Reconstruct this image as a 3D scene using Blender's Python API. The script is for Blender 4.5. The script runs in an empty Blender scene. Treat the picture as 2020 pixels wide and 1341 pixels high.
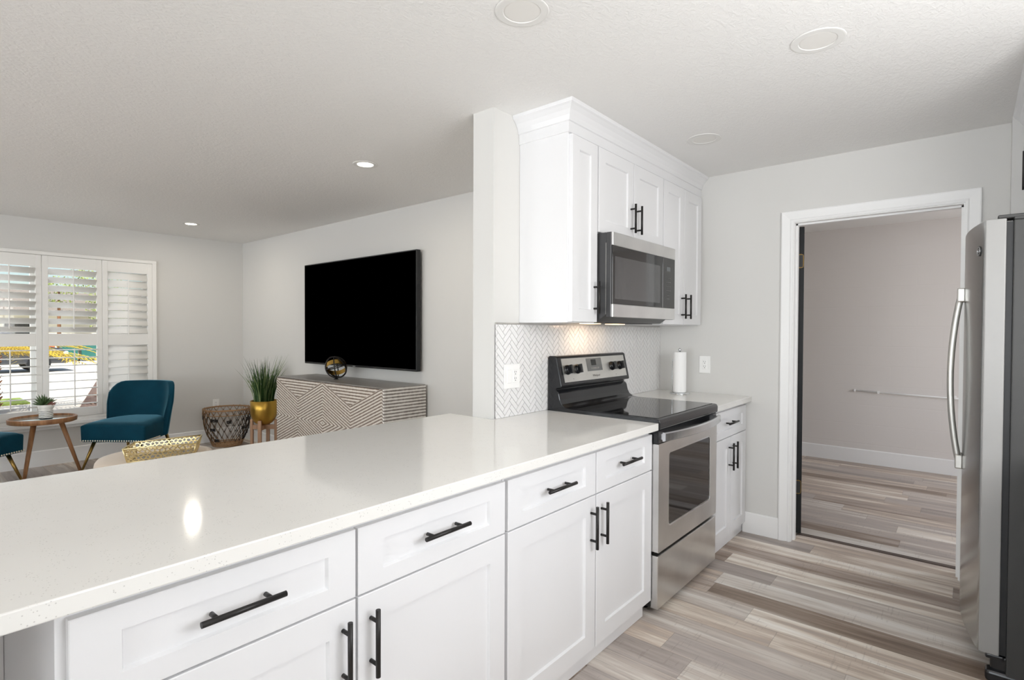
import bpy, bmesh, math, random
from mathutils import Vector, Matrix

random.seed(7)
SC = bpy.context.scene
COL = SC.collection
PI = math.pi

# ------------------------------------------------------------------ camera, world, sun, daylight, added lamps, exposure
cam_d = bpy.data.cameras.new('camera')
cam = bpy.data.objects.new('camera', cam_d)
COL.objects.link(cam)
cam_d.sensor_width = 36.0
cam_d.lens = 1072.49 / 2020 * 36.0
cam_d.clip_start = 0.02
cam_d.clip_end = 300
_F = Vector((0.76456449, 0.64434429, -0.01617345))
_R = Vector((0.64446812, -0.76462308, 0.00351971))
_U = Vector((0.01009869, 0.01311432, 0.99986301))
_M = Matrix((_R, _U, -_F)).transposed().to_4x4()
_M.translation = Vector((0, 0, 1.3429))
cam.matrix_world = _M
SC.camera = cam

SC.view_settings.view_transform = 'Standard'
SC.view_settings.look = 'None'
SC.view_settings.gamma = 1.0
SC.view_settings.use_curve_mapping = False
SC.view_settings.exposure = 0.40
SC.cycles.max_bounces = 14
SC.cycles.diffuse_bounces = 7
SC.cycles.glossy_bounces = 5
SC.cycles.transparent_max_bounces = 12

world = bpy.data.worlds.new('sky')
SC.world = world
world.use_nodes = True
wn = world.node_tree
sky = wn.nodes.new('ShaderNodeTexSky')
sky.sky_type = 'NISHITA'
sky.sun_disc = False
sky.sun_elevation = math.radians(52)
sky.sun_rotation = math.radians(200)
sky.air_density = 1.0
sky.dust_density = 1.2
wn.links.new(sky.outputs[0], wn.nodes['Background'].inputs['Color'])
wn.nodes['Background'].inputs['Strength'].default_value = 0.12


def lamp(name, kind, loc, energy, color=(1, 1, 1), size=None, size_y=None, direction=None, **kw):
    d = bpy.data.lights.new(name, kind)
    d.energy = energy
    d.color = color
    if kind == 'AREA':
        d.shape = kw.pop('shape', 'RECTANGLE')
        d.size = size
        if size_y: d.size_y = size_y
    for k, v in kw.items(): setattr(d, k, v)
    o = bpy.data.objects.new(name, d)
    COL.objects.link(o)
    o.location = loc
    if direction is not None:
        o.rotation_euler = Vector(direction).to_track_quat('-Z', 'Y').to_euler()
    return o


sun = lamp('sun', 'SUN', (0, 0, 30), 5.2, (1.0, 0.96, 0.9), direction=(0.35, 0.62, -0.95), angle=0.009)
FILL_TINT = (0.895, 0.945, 1.0)
# area lamps added out of view as fill, plus daylight at the front window
lamp('added_lamp_rear_kitchen', 'AREA', (-4.93, 0.75, 1.12), 178, FILL_TINT, 3.0, 2.05, (1, 0.0, 1.9))  # added lamp behind the camera, tilted up to brighten the ceiling
lamp('added_lamp_rear_living', 'AREA', (-4.93, 5.0, 1.35), 122, FILL_TINT, 2.4, 1.5, (1, 0, 3.0))  # added lamp, tilted up to lift the living-room ceiling
lamp('added_lamp_sink_side', 'AREA', (1.25, -0.83, 1.60), 30, (0.985, 0.99, 1.0), 1.5, 0.95, (0.3, 1, 0.15))  # added lamp on the unseen side, brightens the cabinet fronts
lamp('daylight_front_window', 'AREA', (1.1, 7.22, 1.25), 9, (1.0, 0.98, 0.95), 1.9, 1.6, (0, -1, 0))
lamp('added_lamp_far_room', 'AREA', (5.3, -1.45, 1.4), 18, (0.96, 0.96, 1.0), 1.2, 1.3, (0, 1, 0))  # added lamp that lights the far room from out of view

# ------------------------------------------------------------------ measures
H = 2.423                     # ceiling
YW, YL = 1.771, 1.906         # stove wall: kitchen face, living face
XP, XD = 1.958, 3.803         # free end of the stove wall, doorway wall
XTV, YWIN = 3.038, 6.97       # television wall, front window wall
XHALL = 6.578
YSINK = -0.86
XREAR = -5.0
CT = 0.914                    # counter top

# ------------------------------------------------------------------ materials


def new_mat(name):
    m = bpy.data.materials.new(name)
    m.use_nodes = True
    return m, m.node_tree, m.node_tree.nodes['Principled BSDF']


def srgb(r, g, b):
    f = lambda c: (c / 12.92 if c <= 0.04045 else ((c + 0.055) / 1.055) ** 2.4)
    return (f(r / 255), f(g / 255), f(b / 255), 1.0)


def N(nt, kind, **kw):
    n = nt.nodes.new(kind)
    for k, v in kw.items():
        if k in ('operation', 'noise_dimensions', 'feature', 'blend_type', 'data_type', 'interpolation', 'distance', 'wave_type', 'bands_direction', 'voronoi_dimensions', 'use_clamp'):
            setattr(n, k, v)
        else:
            n.inputs[k].default_value = v
    return n


def math_(nt, op, a, b=None, c=None, clamp=False):
    n = nt.nodes.new('ShaderNodeMath')
    n.operation = op
    n.use_clamp = clamp
    for i, v in enumerate((a, b, c)):
        if v is None: continue
        if isinstance(v, (int, float)): n.inputs[i].default_value = v
        else: nt.links.new(v, n.inputs[i])
    return n.outputs[0]


def mixc(nt, fac, a, b, blend='MIX'):
    n = nt.nodes.new('ShaderNodeMix')
    n.data_type = 'RGBA'
    n.blend_type = blend
    for key, v in ((0, fac), (6, a), (7, b)):
        if isinstance(v, (int, float, tuple)): n.inputs[key].default_value = v
        else: nt.links.new(v, n.inputs[key])
    return n.outputs[2]


def ramp(nt, fac, stops, interp='LINEAR'):
    n = nt.nodes.new('ShaderNodeValToRGB')
    n.color_ramp.interpolation = interp
    e = n.color_ramp.elements
    while len(e) < len(stops): e.new(0.5)
    for i, (p, c) in enumerate(stops):
        e[i].position = p
        e[i].color = c
    nt.links.new(fac, n.inputs[0])
    return n.outputs[0]


def objco(nt, scale=(1, 1, 1)):
    t = nt.nodes.new('ShaderNodeTexCoord')
    m = nt.nodes.new('ShaderNodeMapping')
    m.inputs['Scale'].default_value = scale
    nt.links.new(t.outputs['Object'], m.inputs[0])
    return m.outputs[0]


def bump(nt, b, height, strength, dist=0.002):
    n = nt.nodes.new('ShaderNodeBump')
    n.inputs['Strength'].default_value = strength
    n.inputs['Distance'].default_value = dist
    nt.links.new(height, n.inputs['Height'])
    nt.links.new(n.outputs[0], b.inputs['Normal'])


def plain(name, col, rough=0.5, metal=0.0, spec=0.5, bump_scale=None, bump_str=0.1, var=0.0, coat=0.0, sheen=0.0):
    m, nt, b = new_mat(name)
    b.inputs['Base Color'].default_value = col
    b.inputs['Roughness'].default_value = rough
    b.inputs['Metallic'].default_value = metal
    b.inputs['Specular IOR Level'].default_value = spec
    b.inputs['Coat Weight'].default_value = coat
    b.inputs['Sheen Weight'].default_value = sheen
    if bump_scale or var:
        co = objco(nt)
        n = N(nt, 'ShaderNodeTexNoise', Scale=float(bump_scale or 30.0), Detail=4.0)
        nt.links.new(co, n.inputs['Vector'])
        if bump_scale: bump(nt, b, n.outputs[0], bump_str)
        if var:
            dk = tuple(c * (1 - var) for c in col[:3]) + (1,)
            nt.links.new(mixc(nt, n.outputs[0], dk, col), b.inputs['Base Color'])
    return m


M = {}
M['wall'] = plain('wall_paint', srgb(215, 214, 211), 0.75, spec=0.25, bump_scale=160, bump_str=0.05)
def ceiling_mat():
    m, nt, b = new_mat('textured_ceiling_paint')
    co = objco(nt, (1.0, 1.6, 1.0))
    n = N(nt, 'ShaderNodeTexNoise', Scale=34.0, Detail=3.0, Roughness=0.55, Distortion=1.2)
    nt.links.new(co, n.inputs['Vector'])
    h = ramp(nt, n.outputs[0], [(0.42, (0, 0, 0, 1)), (0.60, (1, 1, 1, 1))])
    b.inputs['Base Color'].default_value = srgb(234, 233, 231)
    b.inputs['Roughness'].default_value = 0.85
    b.inputs['Specular IOR Level'].default_value = 0.15
    bump(nt, b, h, 0.22, 0.004)
    return m


M['ceiling'] = ceiling_mat()
M['trim'] = plain('trim_paint', srgb(240, 240, 239), 0.38, spec=0.4, bump_scale=200, bump_str=0.004)
M['cabinet'] = plain('cabinet_paint', srgb(228, 228, 229), 0.33, spec=0.45, bump_scale=70, bump_str=0.02)
M['shutter'] = plain('shutter_paint', srgb(240, 239, 236), 0.4, spec=0.4, bump_scale=70, bump_str=0.02)
M['black_metal'] = plain('matt_black_metal', srgb(44, 42, 41), 0.42, 0.5, bump_scale=300, bump_str=0.03)
M['black_gloss'] = plain('black_enamel', srgb(24, 25, 28), 0.16, spec=0.55, bump_scale=400, bump_str=0.01)
M['black_plastic'] = plain('black_plastic', srgb(34, 34, 36), 0.4, bump_scale=300, bump_str=0.04)
M['black_glass'] = plain('black_ceramic_glass', srgb(12, 12, 13), 0.04, spec=0.6, bump_scale=2, bump_str=0.001)
M['plastic_white'] = plain('white_plastic', srgb(243, 243, 241), 0.3, bump_scale=200, bump_str=0.01)
M['slot'] = plain('dark_slot', srgb(50, 48, 46), 0.6, bump_scale=200, bump_str=0.02)
M['rubber'] = plain('dark_rubber', srgb(22, 23, 25), 0.5, bump_scale=200, bump_str=0.03)
M['gold'] = plain('brushed_brass', srgb(196, 160, 84), 0.33, 1.0, bump_scale=220, bump_str=0.03)
M['gold_tray'] = plain('pale_gold', srgb(236, 218, 166), 0.28, 1.0, bump_scale=150, bump_str=0.03)
M['brass_leg'] = plain('aged_brass', srgb(150, 122, 70), 0.3, 1.0, bump_scale=150, bump_str=0.03)
M['nail'] = plain('pewter_nailhead', srgb(236, 228, 210), 0.3, 0.7, bump_scale=150, bump_str=0.02)
M['chrome'] = plain('chrome', srgb(222, 224, 226), 0.12, 1.0, bump_scale=100, bump_str=0.005)
M['paper'] = plain('paper', srgb(248, 248, 247), 0.9, spec=0.1, bump_scale=180, bump_str=0.25)
M['soil'] = plain('soil', srgb(60, 46, 38), 0.95, bump_scale=80, bump_str=0.8, var=0.5)
M['concrete_out'] = plain('driveway_concrete', srgb(226, 218, 205), 0.85, bump_scale=6, bump_str=0.1, var=0.12)
M['screen'] = plain('television_screen', srgb(0, 0, 0), 0.5, spec=0.0, bump_scale=3, bump_str=0.0005)
M['far_wall'] = None
M['wood_door_black'] = plain('black_door_paint', srgb(17, 19, 21), 0.5, spec=0.3, bump_scale=120, bump_str=0.05)
M['stone_out'] = plain('house_stucco', srgb(232, 226, 212), 0.9, bump_scale=30, bump_str=0.3)
M['roof'] = plain('house_shingle', srgb(150, 140, 130), 0.9, bump_scale=25, bump_str=0.8, var=0.3)
M['car_paint'] = plain('car_paint', srgb(86, 90, 96), 0.2, 0.6, coat=0.6, bump_scale=5, bump_str=0.001)
M['car_glass'] = plain('car_glass', srgb(30, 38, 44), 0.06, spec=0.7, bump_scale=5, bump_str=0.001)
M['tail_red'] = plain('red_plastic', srgb(206, 60, 44), 0.3, bump_scale=60, bump_str=0.02)
M['bin_green'] = plain('green_bin_plastic', srgb(38, 108, 98), 0.5, bump_scale=60, bump_str=0.05)
M['mulch'] = plain('mulch', srgb(132, 106, 92), 0.95, bump_scale=22, bump_str=1.0, var=0.65)
M['lawn'] = plain('lawn', srgb(150, 170, 78), 0.95, bump_scale=40, bump_str=0.8, var=0.4)
M['leaf_out'] = plain('tree_leaf', srgb(170, 184, 104), 0.7, bump_scale=3, bump_str=0.3, var=0.5)
M['frond'] = plain('yellow_palm_frond', srgb(216, 186, 62), 0.6, bump_scale=14, bump_str=0.2, var=0.45)
M['bark'] = plain('palm_bark', srgb(150, 104, 74), 0.95, bump_scale=18, bump_str=1.0, var=0.5)
M['enamel_cavity'] = plain('oven_enamel', srgb(40, 40, 42), 0.3, bump_scale=90, bump_str=0.03)
M['ring_off'] = plain('downlight_ring', srgb(226, 225, 222), 0.7, spec=0.15, bump_scale=200, bump_str=0.02)
M['lens_off'] = plain('downlight_lens', srgb(228, 226, 222), 0.6, spec=0.2, bump_scale=200, bump_str=0.02)


def emit(name, col, strength):
    m, nt, b = new_mat(name)
    b.inputs['Base Color'].default_value = col
    b.inputs['Emission Color'].default_value = col
    b.inputs['Emission Strength'].default_value = strength
    return m


M['lens_on'] = emit('downlight_lens_lit', (1.0, 0.93, 0.82, 1), 7.0)
M['hood_lamp'] = emit('cooktop_lamp_lit', (1.0, 0.72, 0.40, 1), 4.0)
M['display'] = plain('display_glass', srgb(92, 96, 98), 0.2, bump_scale=20, bump_str=0.001)
M['print'] = plain('panel_print', srgb(150, 150, 150), 0.5, bump_scale=20, bump_str=0.001)
M['print_dark'] = plain('panel_print_dark', srgb(96, 96, 94), 0.5, bump_scale=20, bump_str=0.001)


def stainless(name, col, rough, axis_scale, dark=0.66, amp=0.035):
    m, nt, b = new_mat(name)
    co = objco(nt, axis_scale)
    n = N(nt, 'ShaderNodeTexNoise', Scale=1.0, Detail=3.0)
    nt.links.new(co, n.inputs['Vector'])
    co2 = objco(nt, (3, 3, 3))
    n2 = N(nt, 'ShaderNodeTexNoise', Scale=1.6, Detail=4.0)
    nt.links.new(co2, n2.inputs['Vector'])
    dk = tuple(c * dark for c in col[:3]) + (1,)
    nt.links.new(mixc(nt, n2.outputs[0], dk, col), b.inputs['Base Color'])
    b.inputs['Metallic'].default_value = 1.0
    r = math_(nt, 'MULTIPLY_ADD', n.outputs[0], amp, rough - amp / 2)
    nt.links.new(r, b.inputs['Roughness'])
    return m


M['steel'] = stainless('brushed_stainless_steel', srgb(232, 231, 229), 0.29, (2, 2, 420))
M['steel_handle'] = stainless('polished_steel_handle', srgb(238, 240, 243), 0.24, (2, 2, 300))
M['steel_panel'] = stainless('brushed_steel_panel', srgb(214, 212, 206), 0.36, (2, 2, 420))
M['steel_fridge'] = stainless('refrigerator_steel', srgb(196, 197, 196), 0.22, (420, 420, 2), 0.92, 0.04)
M['fridge_edge'] = plain('refrigerator_door_edge', srgb(150, 149, 147), 0.36, 0.0, bump_scale=350, bump_str=0.03)
M['fridge_side'] = plain('refrigerator_side_paint', srgb(60, 60, 59), 0.5, 0.1, bump_scale=350, bump_str=0.2)
M['micro_side'] = plain('microwave_side_paint', srgb(72, 72, 73), 0.35, 0.4, bump_scale=200, bump_str=0.03)


def quartz():
    m, nt, b = new_mat('white_quartz')
    co = objco(nt)
    n = N(nt, 'ShaderNodeTexVoronoi', Scale=165.0)
    nt.links.new(co, n.inputs['Vector'])
    n2 = N(nt, 'ShaderNodeTexNoise', Scale=26.0, Detail=3.0)
    nt.links.new(co, n2.inputs['Vector'])
    n3 = N(nt, 'ShaderNodeTexNoise', Scale=2.0, Detail=3.0)
    nt.links.new(co, n3.inputs['Vector'])
    spot = math_(nt, 'LESS_THAN', n.outputs['Distance'], 0.20)
    gate = math_(nt, 'GREATER_THAN', n2.outputs[0], 0.535)
    f = math_(nt, 'MULTIPLY', math_(nt, 'MULTIPLY', spot, gate), 0.38)
    base = mixc(nt, n3.outputs[0], srgb(228, 226, 221), srgb(236, 235, 231))
    nt.links.new(mixc(nt, f, base, srgb(150, 147, 142)), b.inputs['Base Color'])
    b.inputs['Roughness'].default_value = 0.085
    b.inputs['Specular IOR Level'].default_value = 0.6
    return m


M['quartz'] = quartz()


def floor_planks():
    m, nt, b = new_mat('vinyl_plank_floor')
    co = nt.nodes.new('ShaderNodeTexCoord').outputs['Object']
    s = nt.nodes.new('ShaderNodeSeparateXYZ')
    nt.links.new(co, s.inputs[0])
    X, Y = s.outputs[0], s.outputs[1]
    W, L = 0.152, 1.22
    u = math_(nt, 'DIVIDE', math_(nt, 'ADD', X, 10.0), W)
    ix = math_(nt, 'FLOOR', u)
    w1 = nt.nodes.new('ShaderNodeTexWhiteNoise')
    w1.noise_dimensions = '1D'
    nt.links.new(ix, w1.inputs['W'])
    v = math_(nt, 'ADD', math_(nt, 'DIVIDE', math_(nt, 'ADD', Y, 10.0), L), math_(nt, 'MULTIPLY', w1.outputs['Value'], 7.0))
    iy = math_(nt, 'FLOOR', v)
    cv = nt.nodes.new('ShaderNodeCombineXYZ')
    nt.links.new(ix, cv.inputs[0]); nt.links.new(iy, cv.inputs[1])
    w2 = nt.nodes.new('ShaderNodeTexWhiteNoise')
    w2.noise_dimensions = '2D'
    nt.links.new(cv.outputs[0], w2.inputs['Vector'])
    rnd = w2.outputs['Value']
    # streaks along Y, shifted per plank
    cs = nt.nodes.new('ShaderNodeCombineXYZ')
    nt.links.new(math_(nt, 'MULTIPLY', X, 17.0), cs.inputs[0])
    nt.links.new(math_(nt, 'MULTIPLY', Y, 1.1), cs.inputs[1])
    nt.links.new(math_(nt, 'MULTIPLY', rnd, 57.0), cs.inputs[2])
    n1 = N(nt, 'ShaderNodeTexNoise', Scale=1.0, Detail=5.0, Roughness=0.6)
    nt.links.new(cs.outputs[0], n1.inputs['Vector'])
    cf = nt.nodes.new('ShaderNodeCombineXYZ')
    nt.links.new(math_(nt, 'MULTIPLY', X, 95.0), cf.inputs[0])
    nt.links.new(math_(nt, 'MULTIPLY', Y, 4.0), cf.inputs[1])
    nt.links.new(math_(nt, 'MULTIPLY', rnd, 91.0), cf.inputs[2])
    n2 = N(nt, 'ShaderNodeTexNoise', Scale=1.0, Detail=4.0, Roughness=0.7)
    nt.links.new(cf.outputs[0], n2.inputs['Vector'])
    # across-grain saw marks
    cg = nt.nodes.new('ShaderNodeCombineXYZ')
    nt.links.new(math_(nt, 'MULTIPLY', X, 9.0), cg.inputs[0])
    nt.links.new(math_(nt, 'MULTIPLY', Y, 120.0), cg.inputs[1])
    nt.links.new(math_(nt, 'MULTIPLY', rnd, 33.0), cg.inputs[2])
    n3 = N(nt, 'ShaderNodeTexNoise', Scale=1.0, Detail=2.0)
    nt.links.new(cg.outputs[0], n3.inputs['Vector'])
    n4 = N(nt, 'ShaderNodeTexNoise', Scale=4.0, Detail=2.0)
    nt.links.new(co, n4.inputs['Vector'])
    tone = math_(nt, 'ADD', math_(nt, 'MULTIPLY', rnd, 0.46), math_(nt, 'MULTIPLY', n1.outputs[0], 1.15))
    tone = math_(nt, 'SUBTRACT', tone, 0.32)
    c = ramp(nt, tone, [(0.06, srgb(118, 101, 88)), (0.28, srgb(154, 137, 123)), (0.45, srgb(184, 171, 161)),
                        (0.58, srgb(196, 180, 165)), (0.70, srgb(226, 216, 203)), (0.86, srgb(248, 243, 235))])
    grey = mixc(nt, math_(nt, 'MULTIPLY', math_(nt, 'GREATER_THAN', w2.outputs['Color'], 0.55), 0.35), c, srgb(186, 184, 184))
    fine = math_(nt, 'MULTIPLY_ADD', n2.outputs[0], 1.25, 0.40)
    c2 = mixc(nt, 1.0, grey, ramp(nt, fine, [(0.0, (0, 0, 0, 1)), (1.0, (1, 1, 1, 1))]), 'MULTIPLY')
    saw = math_(nt, 'MULTIPLY', math_(nt, 'GREATER_THAN', n3.outputs[0], 0.63), math_(nt, 'GREATER_THAN', n4.outputs[0], 0.54))
    c3 = mixc(nt, math_(nt, 'MULTIPLY', saw, 0.16), c2, srgb(110, 98, 92))
    fu, fv = math_(nt, 'FRACT', u), math_(nt, 'FRACT', v)
    du = math_(nt, 'MINIMUM', fu, math_(nt, 'SUBTRACT', 1.0, fu))
    dv = math_(nt, 'MINIMUM', fv, math_(nt, 'SUBTRACT', 1.0, fv))
    gap = math_(nt, 'MAXIMUM', math_(nt, 'LESS_THAN', du, 0.008), math_(nt, 'LESS_THAN', dv, 0.0011))
    c4 = mixc(nt, math_(nt, 'MULTIPLY', gap, 0.35), c3, srgb(84, 74, 68))
    nt.links.new(c4, b.inputs['Base Color'])
    b.inputs['Roughness'].default_value = 0.42
    b.inputs['Specular IOR Level'].default_value = 0.4
    bump(nt, b, math_(nt, 'SUBTRACT', n2.outputs[0], gap), 0.18, 0.0012)
    return m


M['floor'] = floor_planks()


def block_wall():
    m, nt, b = new_mat('painted_block_wall')
    t = nt.nodes.new('ShaderNodeTexCoord')
    s = nt.nodes.new('ShaderNodeSeparateXYZ')
    nt.links.new(t.outputs['Object'], s.inputs[0])
    c = nt.nodes.new('ShaderNodeCombineXYZ')
    nt.links.new(s.outputs[1], c.inputs[0]); nt.links.new(s.outputs[2], c.inputs[1])
    br = N(nt, 'ShaderNodeTexBrick')
    br.inputs['Scale'].default_value = 1.0
    br.inputs['Brick Width'].default_value = 0.40
    br.inputs['Row Height'].default_value = 0.20
    br.inputs['Mortar Size'].default_value = 0.008
    br.inputs['Mortar Smooth'].default_value = 0.8
    nt.links.new(c.outputs[0], br.inputs['Vector'])
    n = N(nt, 'ShaderNodeTexNoise', Scale=55.0, Detail=3.0)
    nt.links.new(t.outputs['Object'], n.inputs['Vector'])
    n2 = N(nt, 'ShaderNodeTexNoise', Scale=1.6, Detail=2.0)
    nt.links.new(t.outputs['Object'], n2.inputs['Vector'])
    b.inputs['Base Color'].default_value = srgb(222, 217, 213)
    b.inputs['Roughness'].default_value = 0.7
    h = math_(nt, 'ADD', math_(nt, 'MULTIPLY', math_(nt, 'MULTIPLY', br.outputs['Fac'], n2.outputs[0]), -1.0), math_(nt, 'MULTIPLY', n.outputs[0], 0.35))
    bump(nt, b, h, 0.22, 0.004)
    return m


M['far_wall'] = block_wall()


def wood(name, c1, c2, rough=0.45, axis=2):
    m, nt, b = new_mat(name)
    sc = [34, 34, 34]
    sc[axis] = 2.5
    co = objco(nt, tuple(sc))
    n = N(nt, 'ShaderNodeTexNoise', Scale=1.0, Detail=5.0, Roughness=0.6)
    nt.links.new(co, n.inputs['Vector'])
    nt.links.new(ramp(nt, n.outputs[0], [(0.3, c1), (0.7, c2)]), b.inputs['Base Color'])
    b.inputs['Roughness'].default_value = rough
    bump(nt, b, n.outputs[0], 0.15, 0.001)
    return m


M['walnut'] = wood('warm_brown_wood', srgb(122, 82, 52), srgb(172, 126, 86))
M['stand_wood'] = wood('raw_mango_wood', srgb(150, 112, 84), srgb(194, 156, 124))


def velvet():
    m, nt, b = new_mat('teal_velvet')
    co = objco(nt)
    n = N(nt, 'ShaderNodeTexNoise', Scale=7.0, Detail=3.0)
    nt.links.new(co, n.inputs['Vector'])
    lw = nt.nodes.new('ShaderNodeLayerWeight')
    lw.inputs[0].default_value = 0.35
    base = mixc(nt, n.outputs[0], srgb(0, 46, 62), srgb(2, 64, 82))
    nt.links.new(base, b.inputs['Base Color'])
    b.inputs['Roughness'].default_value = 0.75
    b.inputs['Specular IOR Level'].default_value = 0.15
    b.inputs['Sheen Weight'].default_value = 0.9
    b.inputs['Sheen Roughness'].default_value = 0.30
    b.inputs['Sheen Tint'].default_value = srgb(120, 178, 200)
    n2 = N(nt, 'ShaderNodeTexNoise', Scale=420.0, Detail=2.0)
    nt.links.new(co, n2.inputs['Vector'])
    bump(nt, b, n2.outputs[0], 0.15, 0.001)
    return m


M['velvet'] = velvet()
M['ottoman'] = plain('beige_fabric', srgb(214, 199, 182), 0.9, spec=0.1, bump_scale=300, bump_str=0.25, sheen=0.3, var=0.06)


def console_front():
    """raised diagonal ribs, whitewashed, in a repeating diamond; object space: X across (0 = left edge), Z up"""
    m, nt, b = new_mat('carved_whitewashed_wood')
    t = nt.nodes.new('ShaderNodeTexCoord')
    s = nt.nodes.new('ShaderNodeSeparateXYZ')
    nt.links.new(t.outputs['Object'], s.inputs[0])
    Y, Z = s.outputs[1], s.outputs[2]
    w, ztop, zd, mm, pitch = 0.4275, 0.890, 0.523, 0.41, 0.0255
    # distance from the nearest diamond axis: axes at local Y = 0.0, +-2w
    q = math_(nt, 'PINGPONG', math_(nt, 'ADD', Y, 20 * w), w)
    dz = math_(nt, 'ABSOLUTE', math_(nt, 'SUBTRACT', Z, zd))
    f_dia = math_(nt, 'MULTIPLY_ADD', q, mm, dz)
    tri = math_(nt, 'GREATER_THAN', f_dia, ztop - zd)
    f = math_(nt, 'ADD', math_(nt, 'MULTIPLY', tri, dz), math_(nt, 'MULTIPLY', math_(nt, 'SUBTRACT', 1.0, tri), f_dia))
    st = math_(nt, 'PINGPONG', math_(nt, 'DIVIDE', f, pitch), 0.5)      # 0 groove .. 0.5 ridge
    n = N(nt, 'ShaderNodeTexNoise', Scale=38.0, Detail=4.0, Roughness=0.65)
    nt.links.new(t.outputs['Object'], n.inputs['Vector'])
    n2 = N(nt, 'ShaderNodeTexNoise', Scale=9.0, Detail=3.0)
    nt.links.new(t.outputs['Object'], n2.inputs['Vector'])
    lvl = math_(nt, 'ADD', math_(nt, 'MULTIPLY', st, 1.8), math_(nt, 'MULTIPLY', math_(nt, 'SUBTRACT', n.outputs[0], 0.5), 0.7))
    c = ramp(nt, lvl, [(0.10, srgb(108, 94, 84)), (0.32, srgb(158, 144, 132)), (0.50, srgb(218, 210, 200)), (0.9, srgb(240, 235, 228))])
    c = mixc(nt, math_(nt, 'MULTIPLY', n2.outputs[0], 0.35), c, srgb(176, 158, 142))
    nt.links.new(c, b.inputs['Base Color'])
    b.inputs['Roughness'].default_value = 0.6
    bump(nt, b, st, 0.8, 0.012)
    return m


def console_side():
    m, nt, b = new_mat('ribbed_whitewashed_wood')
    t = nt.nodes.new('ShaderNodeTexCoord')
    s = nt.nodes.new('ShaderNodeSeparateXYZ')
    nt.links.new(t.outputs['Object'], s.inputs[0])
    st = math_(nt, 'PINGPONG', math_(nt, 'DIVIDE', s.outputs[2], 0.0255), 0.5)
    n = N(nt, 'ShaderNodeTexNoise', Scale=30.0, Detail=4.0, Roughness=0.65)
    nt.links.new(t.outputs['Object'], n.inputs['Vector'])
    lvl = math_(nt, 'ADD', math_(nt, 'MULTIPLY', st, 1.8), math_(nt, 'MULTIPLY', math_(nt, 'SUBTRACT', n.outputs[0], 0.5), 0.7))
    c = ramp(nt, lvl, [(0.10, srgb(122, 114, 108)), (0.32, srgb(170, 163, 157)), (0.50, srgb(220, 216, 210)), (0.9, srgb(240, 237, 232))])
    nt.links.new(c, b.inputs['Base Color'])
    b.inputs['Roughness'].default_value = 0.6
    bump(nt, b, st, 0.8, 0.012)
    return m


M['console_front'] = console_front()
M['console_side'] = console_side()
M['console_top'] = wood('grey_washed_top', srgb(120, 116, 112), srgb(152, 148, 143), 0.35, axis=1)
M['grout'] = plain('grey_grout', srgb(128, 126, 125), 0.9, spec=0.1, bump_scale=300, bump_str=0.2)
M['tile'] = plain('white_glazed_tile', srgb(231, 230, 229), 0.2, spec=0.5, bump_scale=30, bump_str=0.04, var=0.03)
M['cane'] = plain('tan_cane', srgb(176, 138, 100), 0.7, bump_scale=90, bump_str=0.4, var=0.3)
M['black_twine'] = plain('black_twine', srgb(34, 29, 26), 0.8, bump_scale=120, bump_str=0.4)
M['pot_gold'] = plain('satin_gold_pot', srgb(190, 152, 70), 0.34, 1.0, bump_scale=200, bump_str=0.03)
M['grass_blade'] = plain('grass_blade', srgb(58, 96, 44), 0.55, bump_scale=30, bump_str=0.1, var=0.55)
M['grass_pale'] = plain('grass_blade_pale', srgb(128, 148, 92), 0.55, bump_scale=30, bump_str=0.1, var=0.35)
M['succulent'] = plain('succulent_leaf', srgb(84, 112, 66), 0.5, bump_scale=30, bump_str=0.1, var=0.45)
M['succulent_pink'] = plain('succulent_pink', srgb(176, 124, 112), 0.5, bump_scale=30, bump_str=0.1, var=0.35)
M['tray_glass'] = plain('pale_glass_top', srgb(206, 224, 222), 0.06, spec=0.7, bump_scale=3, bump_str=0.001)


def pot_striped():
    m, nt, b = new_mat('white_pot_with_black_lines')
    t = nt.nodes.new('ShaderNodeTexCoord')
    s = nt.nodes.new('ShaderNodeSeparateXYZ')
    nt.links.new(t.outputs['Object'], s.inputs[0])
    n = N(nt, 'ShaderNodeTexNoise', Scale=28.0, Detail=2.0)
    nt.links.new(t.outputs['Object'], n.inputs['Vector'])
    z = math_(nt, 'ADD', s.outputs[2], math_(nt, 'MULTIPLY', n.outputs[0], 0.012))
    st = math_(nt, 'FRACT', math_(nt, 'DIVIDE', z, 0.015))
    low = math_(nt, 'LESS_THAN', s.outputs[2], 0.085)
    line = math_(nt, 'MULTIPLY', math_(nt, 'LESS_THAN', st, 0.28), low)
    base = math_(nt, 'LESS_THAN', s.outputs[2], 0.012)
    nt.links.new(mixc(nt, math_(nt, 'MAXIMUM', line, base), srgb(236, 234, 228), srgb(44, 44, 48)), b.inputs['Base Color'])
    b.inputs['Roughness'].default_value = 0.4
    return m


M['pot_striped'] = pot_striped()


def window_glass(name):
    m = bpy.data.materials.new(name)
    m.use_nodes = True
    nt = m.node_tree
    nt.nodes.clear()
    o = nt.nodes.new('ShaderNodeOutputMaterial')
    tr = nt.nodes.new('ShaderNodeBsdfTransparent')
    tr.inputs[0].default_value = (0.97, 0.98, 0.975, 1)
    gl = nt.nodes.new('ShaderNodeBsdfGlossy')
    gl.inputs['Roughness'].default_value = 0.02
    fr = nt.nodes.new('ShaderNodeFresnel')
    fr.inputs[0].default_value = 1.35
    mx = nt.nodes.new('ShaderNodeMixShader')
    nt.links.new(fr.outputs[0], mx.inputs[0])
    nt.links.new(tr.outputs[0], mx.inputs[1]); nt.links.new(gl.outputs[0], mx.inputs[2])
    nt.links.new(mx.outputs[0], o.inputs[0])
    return m


M['glass'] = window_glass('window_glass')


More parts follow.
